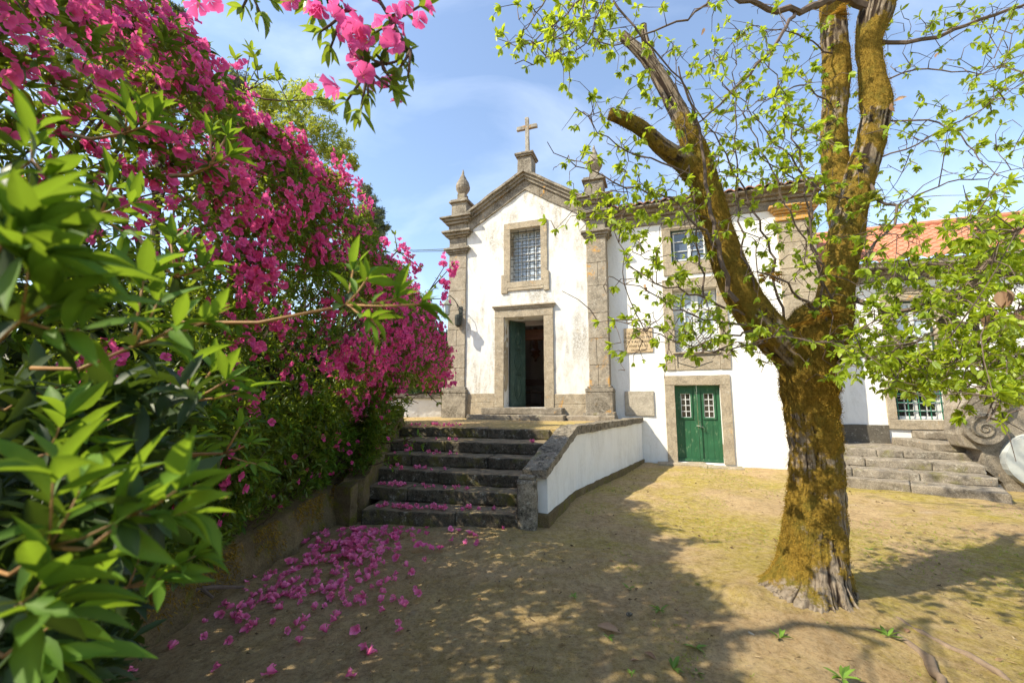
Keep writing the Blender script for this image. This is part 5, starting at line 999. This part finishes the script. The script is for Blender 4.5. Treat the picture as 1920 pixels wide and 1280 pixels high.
# moss: short tufts standing on the mossy bark
pm = Pool()
for V, A in moss_src:
    for rep in range(3 if V is moss_src[0][0] else 4):
        k = rng.random(len(V)) < np.clip(A * 1.5 - .55, 0, 1) * .9; Q = V[k] + rng.normal(0, .010, (k.sum(), 3)); c = np.array([0, 0, 0]); 
        ctr = Q.copy(); # outward direction estimated from the nearest limb axis = horizontal offset plus noise
        pm.leaves(Q, nrm(rng.normal(0, .8, Q.shape) + [-.2, -.6, .3]), rng.uniform(.006, .014, len(Q)), 'tiny', rl=1.5, wid=1.4)
o = pm.build('moss', M['moss'], ct, smooth=False); o['kind'] = 'stuff'
# surface roots
mb = MB()
for pts, r in (([(1600, 1120, 3.62), (1640, 1165, 0), (1690, 1195, 0), (1740, 1235, 0), (1770, 1285, 0)], .05), ([(1590, 1110, 3.6), (1650, 1150, 0), (1730, 1190, 0), (1810, 1225, 0), (1900, 1275, 0)], .045), ([(1470, 1110, 3.7), (1420, 1105, 0), (1385, 1125, 0), (1370, 1150, 0)], .07), ([(1560, 1130, 3.6), (1580, 1150, 0), (1590, 1180, 0)], .03)):
    P_ = [onz(a, b, .04 if i == 0 else -.006) for i, (a, b, c) in enumerate(pts)]; Q_ = []
    for i in range(len(P_) - 1):
        for s in (0, .25, .5, .75): p = P_[i] * (1 - s) + P_[i + 1] * s; Q_.append(p + [random.uniform(-.015, .015), random.uniform(-.015, .015), random.uniform(-.014, .004)])
    Q_.append(P_[-1] - [0, 0, .04]); mb.tube(Q_, [r * (1 - .6 * i / len(Q_)) for i in range(len(Q_))], 9)
o = child('root', mb, flat('root_bark', (.20, .145, .10), .95), ct, jit=.016, js=9, smooth=True)
# explicit branches
SK = []   # skeleton points for twigs to start from (point, radius)
mbr = MB()
def branch(pts, r0, r1, mbx=mbr, wig=.012):
    P_ = [at(*p) for p in pts]; Q_ = []
    for i in range(len(P_) - 1):
        l = np.linalg.norm(P_[i + 1] - P_[i]); n = max(2, int(l / .09))
        for s in range(n): t = s / n; Q_.append(P_[i] * (1 - t) + P_[i + 1] * t + rng.normal(0, wig, 3) * (s > 0))
    Q_.append(P_[-1]); m = len(Q_); mbx.tube(Q_, [r0 + (r1 - r0) * i / (m - 1) for i in range(m)], 6)
    for i, q in enumerate(Q_): SK.append(q)
    return Q_
BR = [([(1640, 78, 3.8), (1700, 80, 3.7), (1760, 70, 3.6), (1840, 36, 3.5), (1940, 0, 3.4)], .020, .012), ([(1645, 20, 3.75), (1570, -8, 3.7), (1500, 24, 3.6), (1440, 18, 3.55), (1370, -10, 3.5)], .045, .02), ([(1490, 25, 3.6), (1468, 60, 3.5), (1430, 110, 3.5), (1395, 150, 3.5), (1365, 178, 3.45), (1335, 208, 3.4), (1300, 236, 3.35)], .018, .006),
      ([(1335, -10, 3.2), (1290, 38, 3.2), (1210, 64, 3.2), (1150, 86, 3.2), (1100, 82, 3.2)], .010, .004), ([(1150, 2, 3.0), (1190, 50, 3.0), (1240, 110, 3.1), (1290, 170, 3.2), (1312, 245, 3.3)], .009, .004), ([(1098, -10, 2.8), (1088, 40, 2.8), (1050, 92, 2.8), (1000, 122, 2.8), (965, 120, 2.8)], .008, .003), ([(1098, -10, 2.8), (1040, 46, 2.8), (1000, 80, 2.8), (965, 86, 2.8)], .006, .003), ([(1138, -10, 2.8), (1110, 62, 2.8), (1095, 85, 2.8), (1072, 108, 2.8)], .006, .003), ([(1028, -10, 2.8), (1005, 25, 2.8), (975, 62, 2.8)], .006, .003),
      ([(1382, 565, 3.55), (1355, 500, 3.5), (1332, 400, 3.45), (1312, 240, 3.4), (1272, 125, 3.3)], .022, .006), ([(1352, 470, 3.5), (1260, 372, 3.4), (1150, 342, 3.3), (1080, 312, 3.3), (1026, 266, 3.2)], .012, .003), ([(1300, 330, 3.5), (1180, 286, 3.4), (1120, 250, 3.3), (1082, 205, 3.2)], .009, .003), ([(1395, 590, 3.6), (1330, 560, 3.4), (1250, 540, 3.3), (1180, 500, 3.2), (1150, 430, 3.2)], .011, .003),
      ([(1400, 610, 3.6), (1320, 600, 3.4), (1240, 560, 3.3), (1150, 520, 3.2)], .010, .003), ([(1410, 620, 3.6), (1300, 650, 3.3), (1210, 620, 3.2), (1150, 600, 3.2)], .009, .003), ([(1430, 640, 3.6), (1340, 660, 3.3), (1260, 640, 3.2)], .008, .003), ([(1440, 600, 3.6), (1390, 480, 3.5), (1382, 300, 3.4), (1374, 80, 3.3)], .010, .003), ([(1470, 600, 3.65), (1440, 450, 3.5), (1340, 250, 3.3), (1240, 120, 3.2)], .011, .003),
      ([(1320, 560, 3.6), (1290, 300, 3.5), (1262, 80, 3.4)], .009, .003), ([(1640, 300, 3.8), (1700, 280, 3.6), (1780, 235, 3.5), (1850, 200, 3.4), (1930, 150, 3.3)], .008, .003), ([(1650, 225, 3.8), (1740, 225, 3.6), (1800, 250, 3.5), (1870, 330, 3.4)], .009, .003), ([(1630, 340, 3.8), (1645, 375, 3.6), (1682, 385, 3.5), (1678, 420, 3.4), (1640, 455, 3.4), (1625, 500, 3.3)], .016, .008), ([(1682, 385, 3.5), (1760, 350, 3.4), (1920, 315, 3.3)], .008, .003),
      ([(1590, 555, 3.8), (1640, 570, 3.5), (1665, 590, 3.4), (1710, 580, 3.3), (1765, 553, 3.2), (1815, 540, 3.2), (1930, 500, 3.1)], .026, .008), ([(1540, 520, 3.6), (1515, 430, 3.5), (1530, 350, 3.4), (1510, 330, 3.4), (1400, 200, 3.3)], .012, .004), ([(1540, 590, 3.6), (1500, 560, 3.4), (1478, 530, 3.3), (1420, 510, 3.3)], .016, .006), ([(1550, 610, 3.6), (1530, 480, 3.3), (1500, 300, 3.2), (1430, 60, 3.1)], .010, .003),
      ([(1560, 560, 3.6), (1490, 420, 3.4), (1420, 260, 3.3), (1340, 100, 3.2)], .009, .003), ([(1600, 380, 3.8), (1480, 330, 3.5), (1380, 260, 3.4), (1300, 240, 3.3)], .009, .003), ([(1500, 640, 3.6), (1580, 640, 3.2), (1640, 600, 3.1)], .010, .004), ([(1570, 200, 4.0), (1500, 160, 3.8), (1420, 190, 3.7), (1360, 240, 3.6)], .009, .003), ([(1560, 100, 4.0), (1480, 60, 3.8), (1400, 50, 3.7)], .009, .003), ([(1640, 160, 3.8), (1720, 130, 3.6), (1840, 140, 3.4), (1930, 100, 3.3)], .008, .003)]
for b in BR: branch(*b)
rt2 = root('tree', (6.2, 2.6, 0), 0, 'leafy tree just outside the right edge whose spreading boughs cover the low house', 'tree')
nsk = len(SK); mb2 = MB(); SK1 = list(SK); SK.clear()
mb2.tube([(6.2, 2.6, 0), (6.1, 2.7, 1.6), (5.7, 2.8, 2.6), (5.3, 2.9, 3.4)], [.22, .18, .13, .1], 12); child('trunk', mb2, M['twig'], rt2, jit=.02)
mb2 = MB()
BR2 = [([(2500, 560, 3.0), (2100, 530, 3.0), (1920, 520, 3.1), (1850, 510, 3.2), (1780, 497, 3.3), (1690, 502, 3.5)], .030, .006), ([(2500, 560, 3.0), (2050, 560, 3.0), (1930, 570, 3.0), (1850, 640, 3.1), (1760, 690, 3.2), (1700, 700, 3.3)], .026, .006), ([(1764, 610, 3.2), (1790, 585, 3.15), (1806, 555, 3.1), (1822, 530, 3.1), (1900, 440, 3.0), (1960, 380, 2.9)], .040, .016), ([(2100, 620, 2.9), (1920, 650, 3.0), (1830, 700, 3.1), (1790, 740, 3.1)], .016, .005),
       ([(2100, 400, 2.6), (1930, 420, 2.7), (1870, 440, 2.8), (1820, 430, 2.9)], .016, .005), ([(2100, 620, 2.8), (1900, 600, 2.9), (1830, 600, 3.0), (1720, 640, 3.1), (1640, 670, 3.2), (1570, 680, 3.2)], .016, .004), ([(1830, 600, 3.0), (1830, 660, 3.0), (1860, 720, 2.9), (1850, 780, 2.9)], .012, .004), ([(1830, 600, 3.0), (1842, 640, 3.0), (1845, 760, 2.9)], .01, .004), ([(2000, 560, 2.9), (1930, 640, 2.9), (1880, 690, 2.9)], .01, .004), ([(1690, 650, 3.2), (1685, 700, 3.2), (1640, 660, 3.2)], .01, .004), ([(1930, 740, 2.8), (1880, 745, 2.8), (1850, 790, 2.8)], .01, .004)]
for b in BR2: branch(*b, mbx=mb2)
SK2 = list(SK)
def grow(skel, specs, mbx, pool, lsize, seed, sizej=.25, depth_j=.3, nl=(5, 8), kind='oval', droop=.35):
    """specs: (u, v, su, sv, n). Each whorl is joined by a fine twig to the nearest existing wood."""
    r = np.random.default_rng(seed); skel = [np.array(s) for s in skel]; T = []
    for (u, v, su, sv, n) in specs:
        for _ in range(int(n * 1.8)): T.append((r.normal(u, su), r.normal(v, sv)))
    A = np.array(skel); us, vs, ds = proj(A); tg = []
    for (u, v) in T:
        i = int(np.argmin((us - u) ** 2 + (vs - v) ** 2)); tg.append((math.hypot(us[i] - u, vs[i] - v), u, v, A[i][1] + r.normal(0, depth_j)))
    tg.sort(key=lambda q: q[0]); pts = A; WP, WD = [], []
    for d_, u, v, Y in tg:
        if d_ > 150: continue
        p = at(u, v, max(2.2, Y)); k = int(np.argmin(((pts - p) ** 2).sum(1))); q = pts[k]; l = np.linalg.norm(p - q)
        if l < .02: continue
        n = max(2, int(l / .10)); side = r.normal(0, .10, 3) * l; C_ = [q * (1 - t) + p * t + side * sin(pi * t) + np.array([0, 0, .10 * l * sin(pi * t)]) for t in np.linspace(0, 1, n + 1)]
        mbx.tube(C_, [(.0036 - .0020 * t) * (1 + .6 * min(l, 1)) for t in np.linspace(0, 1, n + 1)], 4, cap=False); pts = np.concatenate([pts, np.array(C_[1:])]); WP.append(p); WD.append(nrm(p - C_[-2] + [0, 0, -.02 * droop]))
        if l > .25 and r.random() < .6: WP.append(C_[n // 2]); WD.append(nrm(C_[n // 2] - C_[n // 2 - 1] + r.normal(0, .03, 3)))
    WP = np.array(WP); WD = np.array(WD); sz = lsize * r.uniform(1 - sizej, 1 + sizej, len(WP))
    for nn in range(nl[0], nl[1] + 1):
        k = r.integers(nl[0], nl[1] + 1, len(WP)) == nn
        if k.sum(): p, d, s = whorls(WP[k], WD[k], nn, sz[k], 1.0, .25); d = nrm(d + [0, 0, -droop]); pool.leaves(p, d, s, kind, rl=.7, tint=rng.beta(2, 1.8, len(p)))
    return len(WP)
pl_ = Pool()
G1 = [(1010, 60, 45, 35, 34), (1110, 40, 40, 35, 40), (1050, 100, 40, 20, 16), (1170, 60, 50, 40, 16), (1110, 240, 45, 40, 16), (1150, 320, 60, 35, 34), (1180, 400, 60, 30, 46), (1230, 390, 60, 25, 30), (1280, 440, 60, 40, 26), (1330, 330, 60, 60, 30), (1240, 200, 60, 60, 22), (1210, 560, 50, 60, 26), (1300, 620, 60, 30, 46), (1390, 640, 60, 25, 44), (1300, 540, 60, 50, 30), (1440, 330, 60, 90, 44), (1480, 270, 50, 70, 40), (1400, 200, 70, 70, 38), (1330, 110, 80, 60, 34), (1440, 80, 80, 50, 36),
      (1540, 300, 50, 90, 34), (1520, 430, 50, 60, 30), (1600, 250, 60, 80, 20), (1700, 300, 60, 80, 24), (1780, 180, 70, 80, 30), (1860, 260, 50, 80, 30), (1880, 120, 40, 60, 26), (1860, 40, 60, 30, 18), (1740, 60, 70, 40, 14), (1700, 420, 50, 50, 26), (1640, 470, 40, 40, 26), (1450, 500, 60, 60, 30), (1540, 650, 50, 30, 24), (1640, 560, 50, 40, 26), (1090, 380, 30, 20, 10), (1490, 140, 50, 60, 20), (1180, 650, 30, 30, 5)]
grow(SK1, G1, mbr, pl_, .058, 11)
pl_.build('foliage', M['leaf_tree'], ct); child('branches', mbr, M['twig'], ct)
pl2 = Pool(); G2 = [(1640, 670, 40, 18, 60), (1700, 680, 45, 22, 70), (1770, 670, 50, 30, 60), (1850, 620, 45, 50, 90), (1890, 680, 30, 50, 60), (1780, 560, 60, 40, 60), (1700, 600, 60, 40, 50), (1860, 520, 50, 40, 60), (1880, 420, 35, 35, 60), (1830, 450, 40, 30, 34), (1760, 705, 60, 12, 20), (1890, 720, 30, 15, 12), (1730, 720, 40, 15, 14), (1610, 640, 25, 20, 16), (1680, 520, 50, 20, 26), (1900, 590, 25, 60, 40), (1790, 500, 60, 20, 26), (1810, 770, 15, 10, 4)]
grow(SK2, G2, mb2, pl2, .062, 12)
pl2.build('foliage', M['leaf_tree'], rt2); child('branches', mb2, M['twig'], rt2)
uc = np.random.default_rng(5); P = uc.normal(0, 1, (900, 3)) * [1.5, 1.2, .8] + [2.6, 4.2, 7.7]; P = P[uc.random(len(P)) < .9]; u, v, d = proj(P); P = P[(v < -30) & (P[:, 2] > 6)]; pu = Pool(); p, dd_, s = whorls(P, uc.normal(0, 1, P.shape), 6, .11, 1.0, .3); pu.leaves(p, dd_, s, 'tiny', rl=1., wid=1.3); pu.build('upper_foliage', M['leaf_tree'], ct); mu = MB()
for k in range(26):
    a = at(*[(1665, -80, 3.7), (1556, -60, 4.15)][k % 2]); b = P[uc.integers(0, len(P))]; mu.tube([a, (a + b) / 2 + uc.normal(0, .15, 3), b], [.05, .03, .008], 5)
child('upper_branches', mu, M['twig'], ct)
# off-frame crown that shades the courtyard's right side
pq = Pool(); P = rng.normal(0, 1, (1400, 3)) * [1.0, 1.1, .6] + [5.3, 2.2, 3.9]; u, v, d = proj(P); P = P[(u > 1960) | (P[:, 1] < .5)]; p, dd_, s = whorls(P, rng.normal(0, 1, P.shape), 5, .10, 1.0, .3); pq.leaves(p, dd_, s, 'tiny', wid=1.2); pq.build('crown', M['leaf_tree'], rt2)
# dry brown leaves
pd = Pool()
for (u, v, Y, n, s) in [(1880, 545, 2.5, 5, .11), (1868, 590, 2.5, 4, .08), (1895, 585, 2.5, 3, .09), (1676, 190, 3.5, 2, .10), (1170, 70, 3.4, 3, .05), (1208, 535, 3.2, 3, .045), (1765, 95, 3.5, 1, .05), (1320, 55, 3.2, 2, .05)]:
    P = np.repeat(at(u, v, Y)[None], n, 0) + rng.normal(0, .01, (n, 3)); pd.leaves(P, nrm(rng.normal(0, .35, P.shape) + [0, 0, -1]), rng.uniform(.8, 1.1, n) * s, 'big', rl=1.5, wid=1.1)
pd.build('dry_leaves', M['dry'], rt2)
# ferns growing on the mossy fork
def fern(hub, n, ln, label, seed, tint=None):
    r = random.Random(seed); H = at(*hub); o = root('fern', H, 0, label, 'fern', 'ferns rooted in the mossy fork'); pl_ = Pool()
    for k in range(n):
        a = r.uniform(0, 6.28); l = ln * r.uniform(.6, 1.1); d = np.array([cos(a), -abs(sin(a)) * .7, r.uniform(-.2, .9)]); d = d / np.linalg.norm(d); m = 11; ax = [H + d * l * t + np.array([0, 0, -.45 * l * t * t]) for t in np.linspace(0, 1, m)]; side = nrm(np.cross(d, [0, .3, 1]))
        for i in range(1, m):
            w = l * .28 * sin(pi * min(1, i / m + .12))
            for sg in (1, -1): pl_.leaves(np.array([ax[i]]), np.array([side * sg + d * .35]), np.array([w]), 'tiny', rl=.15, wid=.9)
        pl_.leaves(np.array([H]), np.array([ax[-1] - H]), np.array([l]), 'tiny', rl=.3, wid=.06)
    pl_.build('fronds', M['fern'] if tint is None else M[tint], o)
fern((1545, 590, 3.45), 12, .20, 'orange brown fern tuft in the crotch between the two main limbs', 1); fern((1440, 520, 3.45), 9, .16, 'rusty fern on the upper side of the left limb, below the broken stub', 2); fern((1565, 30, 3.7), 8, .16, 'golden fern near the top of the pale rear limb', 3)
fern((1530, 370, 3.7), 7, .2, 'green fern hanging left of the dark right limb', 4, 'leaf_yel'); fern((1628, 380, 3.6), 7, .2, 'green fern on the outer side of the dark right limb', 5, 'leaf_yel'); fern((1500, 610, 3.45), 10, .14, 'short brown fern lowest on the fork above the trunk', 6)
# ================================================================== WEEDS, STONES, LITTER ON THE GROUND
WD = [(1180, 1102, .07, 'small green weed in the shade left of the trunk'), (1305, 1215, .10, 'flat rosette weed with pale leaves below the low rock'), (1262, 1255, .12, 'widest rosette weed near the bottom of the picture'), (1307, 1263, .07, 'bright green weed beside the widest rosette'), (1238, 1145, .09, 'upright weed at the edge of the sunlit patch'), (1462, 1196, .10, 'spindly weed in the sun left of the roots'), (1330, 1070, .05, 'tiny weed at the shade line near the trunk'), (1320, 1100, .08, 'spreading weed just left of the root flare'),
      (1140, 1195, .05, 'single sprouting weed near the dry leaf'), (1665, 1192, .09, 'green weed between the two surface roots'), (1580, 1272, .11, 'weed cut by the lower frame edge under the roots'), (1150, 920, .05, 'tiny weed close to the white parapet'), (1000, 980, .07, 'thin weed growing against the parapet end post'), (1630, 1030, .05, 'weed in the moss right of the trunk'), (1500, 940, .05, 'weed beside the trunk, left side'), (1555, 1168, .05, 'weed at the foot of the trunk'), (1185, 1262, .04, 'small sprout left of the widest rosette'), (1075, 1118, .05, 'weed alone in the brown shade'), (1650, 885, .03, 'weed in front of the right steps')]
for i, (u, v, s, lb) in enumerate(WD):
    H = onz(u, v, .02); o = root('weed', H, 0, lb, 'weed', 'small weeds in the courtyard'); n = random.randint(7, 12); a = rng.uniform(0, 6.28, n); D = np.stack([np.cos(a), np.sin(a), rng.uniform(.15, .7, n)], 1); pl_ = Pool(); pl_.leaves(np.repeat(H[None], n, 0), D, rng.uniform(.6, 1.1, n) * s, 'mid', rl=.3, wid=.8); pl_.build('leaves', M['weed'], o)
def rock(P, s, name, lb, mat, group=None):
    import bmesh
    bm = bmesh.new(); bmesh.ops.create_icosphere(bm, subdivisions=3, radius=1); V = np.array([v.co[:] for v in bm.verts]); V = V * (1 + .22 * fbm(V + rng.uniform(0, 9, 3), 1.3, 3, 3))[:, None] * s; Fc = np.array([[v.index for v in f.verts] for f in bm.faces]); bm.free()
    tag(mesh_np(name, V + P, [Fc], mat, off=tuple(P)), lb, name, group)
rock(onz(1372, 1196, .0), np.array([.17, .09, .05]), 'rock', 'flat grey rock breaking the surface in front of the tree', M['granite_frame']); rock(onz(1338, 1188, .0), np.array([.09, .06, .035]), 'rock', 'smaller dark rock left of the flat grey rock', M['granite_grey'])
rock(onz(915 + 265, 1150, .01), np.array([.022, .018, .014]), 'pebble', 'dark round pebble on the shaded sand', M['granite_dark'])
for u, v, s, a, lb in [(1120, 1172, .17, -.5, 'long curled dry leaf lying on the shaded sand'), (1208, 1222, .09, -.9, 'short curled dry leaf left of the rosette weed'), (1182, 1238, .06, .2, 'pale bit of dry leaf beside the rosette weeds'), (1700, 1185, .08, .8, 'dry twig-like leaf between the roots')]:
    P = onz(u, v, .02)[None]; pl_ = Pool(); pl_.leaves(P, np.array([[cos(a), sin(a), .05]]), np.array([s]), 'big', rl=.2, wid=.8); tag(pl_.build('dry_leaf', M['dry'], off=tuple(P[0])), lb, 'leaf')
# scattered grit, bark crumbs and leaf litter
pl_ = Pool(); n = 16000; X = rng.uniform(-2.25, 6.5, n); Y = 1.9 + 9 * rng.random(n) ** 1.5; X = X + .0; k = (vnoise(np.stack([X, Y, X * 0], 1), 1.6, 71) + rng.normal(0, .5, n) > 0) & ~((Y > 5.4 + np.abs(X) * .0) & (X < .9 + (Y - 7.4) * .5)); P = np.stack([X, Y, np.full(n, .012)], 1)[k]; P[:, 2] += .028 * fbm(P * [1, 1, 0], .8, 5, 3) + .05 * np.exp(-(np.hypot((P[:, 0] - 2.35) / 1.2, P[:, 1] - 3.75) / .62) ** 2)
a = rng.uniform(0, 6.28, len(P)); k = rng.random(len(P)) < .25; ps = Pool(); ps.leaves(P[k], np.stack([np.cos(a[k]), np.sin(a[k]), rng.uniform(-.05, .15, k.sum())], 1), rng.uniform(.015, .07, k.sum()), 'tiny', rl=1.2, wid=.18); tag(ps.build('straw_litter', flat('straw', (.50, .38, .22), .9, var=.5)), 'pale straw like bits and fine twigs strewn on the courtyard', 'litter', kind='stuff')
pl_.leaves(P, np.stack([np.cos(a), np.sin(a), rng.uniform(-.1, .5, len(P))], 1), np.minimum(.05, .006 + .007 * rng.pareto(2.2, len(P))), 'tiny', rl=1.2, wid=1.3); n1 = pl_
tag(n1.build('ground_litter', flat('litter', (.20, .13, .07), .9, var=.9)), 'fine leaf litter and bark crumbs over the courtyard', 'litter', kind='stuff')
pl_ = Pool(); n = 9000; X = rng.uniform(.2, 7.5, n); Y = 1.9 + 9 * rng.random(n) ** 1.3; P = np.stack([X, Y, np.full(n, .004)], 1); P = P[(fbm(P, 1.1, 90, 4) > .25) & ((P[:, 0] > 1.0) & ~((P[:, 1] > 6.8) & (P[:, 0] > 5.5)))]; P[:, 2] += .028 * fbm(P * [1, 1, 0], .8, 5, 3)
p, d, s = whorls(P, np.tile([0, 0, 1.0], (len(P), 1)), 4, .026, .9, .3); pl_.leaves(p, d, s, 'tiny', wid=.5); tag(pl_.build('moss_and_grass', M['leaf_yel']), 'thin yellow green grass and moss on the sandy yard', 'grass', kind='stuff')

# ================================================================== TREES BEHIND
def bgtree(name, label, hubs, base, n, size, mat, seed, kind='tiny', spread=1.0, tr=.25, wid=.7, nl=5, grp='trees beyond the azalea hedge'):
    """hubs: crown blobs (u, v, Y, radius_px, weight)"""
    rt = root(name, base, 0, label, 'tree', grp); r = np.random.default_rng(seed); P = []; mb = MB(); B = np.array(base, float); top = at(*hubs[0][:3]); mb.tube([B, (B + top) / 2 + [.2, 0, .3], top], [tr, tr * .7, tr * .2], 8)
    wt = np.array([h[4] for h in hubs], float); wt /= wt.sum()
    for h, w in zip(hubs, wt):
        c = at(*h[:3]); R = h[3] / F * h[2]; k = int(n * w); nc = max(4, k // 22); cc = c + nrm(r.normal(0, 1, (nc, 3))) * (R * r.random((nc, 1)) ** .45); q = r.integers(0, nc, k); P.append(cc[q] + r.normal(0, R * .13 * spread, (k, 3)))
        st = (B + top) / 2 * .5 + top * .5
        for j in range(min(nc, 26)): mb.tube([st, (st + cc[j]) / 2 + [0, 0, -.05 * R], cc[j]], [tr * .25, tr * .12, tr * .04], 4, cap=False)
    P = np.concatenate(P); pl_ = Pool(); p, d, s = whorls(P, r.normal(0, 1, P.shape) + [0, 0, .2], nl, size, 1.0, .3); pl_.leaves(p, d, s, kind, rl=1.0, wid=wid); pl_.build('crown', M[mat], rt); child('trunk', mb, M['twig'], rt)
bgtree('eucalyptus_tree', 'tall slender grey green eucalyptus beyond the far azalea', [(695, 395, 34, 28, 1), (686, 360, 34, 16, .5), (672, 415, 34, 22, .6), (712, 425, 34, 18, .5), (690, 450, 34, 34, .9)], (-11.5, 34, 0), 4200, .24, 'leaf_far', 1, tr=.3)
bgtree('eucalyptus_tree', 'eucalyptus high at upper left, showing above the near azalea', [(300, 60, 26, 45, 1), (340, 110, 26, 35, .8), (270, 140, 26, 50, 1), (330, 30, 26, 22, .4), (220, 60, 26, 60, 1), (330, 170, 26, 40, .7), (120, 120, 26, 90, 1.5)], (-22, 26, 0), 9000, .22, 'leaf_far', 2, tr=.35)
bgtree('eucalyptus_tree', 'smaller eucalyptus crown beside the upright azalea sprig', [(435, 160, 24, 32, 1), (425, 210, 24, 40, 1), (380, 190, 24, 35, .7), (460, 250, 24, 45, .9)], (-15, 24, 0), 4500, .2, 'leaf_far', 3, tr=.3)
bgtree('broadleaf_tree', 'airy yellow green tree rising behind the pink azaleas', [(560, 200, 17, 45, 1), (500, 180, 17, 40, .8), (600, 250, 17, 40, .8), (640, 290, 17, 26, .5), (520, 250, 17, 60, .9), (440, 230, 17, 50, .7), (620, 200, 17, 18, .25), (600, 340, 17, 45, .6), (660, 310, 17, 14, .2), (660, 420, 17, 40, .5)], (-8.2, 17, .5), 2300, .20, 'leaf_yel', 4, kind='mid', tr=.07, wid=.75, nl=7, spread=1.8)
bgtree('dark_hedge_tree', 'dense dark green tree behind the low garden wall', [(822, 650, 20, 40, 1), (800, 690, 20, 50, 1), (835, 700, 20, 35, .8), (760, 640, 20, 60, 1), (700, 600, 20, 70, 1)], (-4.2, 20, 0), 6500, .16, 'leaf_hedge', 5, tr=.3, wid=1.3)
def treeline():
    P = []
    for k in range(60):
        x = rng.uniform(-90, -6); y = rng.uniform(38, 70); P.append(np.array([x, y, 0]) + nrm(rng.normal(0, 1, (260, 3))) * rng.random((260, 1)) ** .4 * [4, 4, 4.5] + [0, 0, 3.5])
    P = np.concatenate(P); pl_ = Pool(); p, d, s = whorls(P, rng.normal(0, 1, P.shape), 4, .8, 1.0, .3); pl_.leaves(p, d, s, 'tiny', rl=1.0, wid=1.2); tag(pl_.build('woods', M['leaf_hedge']), 'distant dark wood behind the azalea hedge', 'woods', kind='stuff')
treeline()
for o in bpy.data.objects:
    for k in ('_o', '_r'):
        if k in o: del o[k]
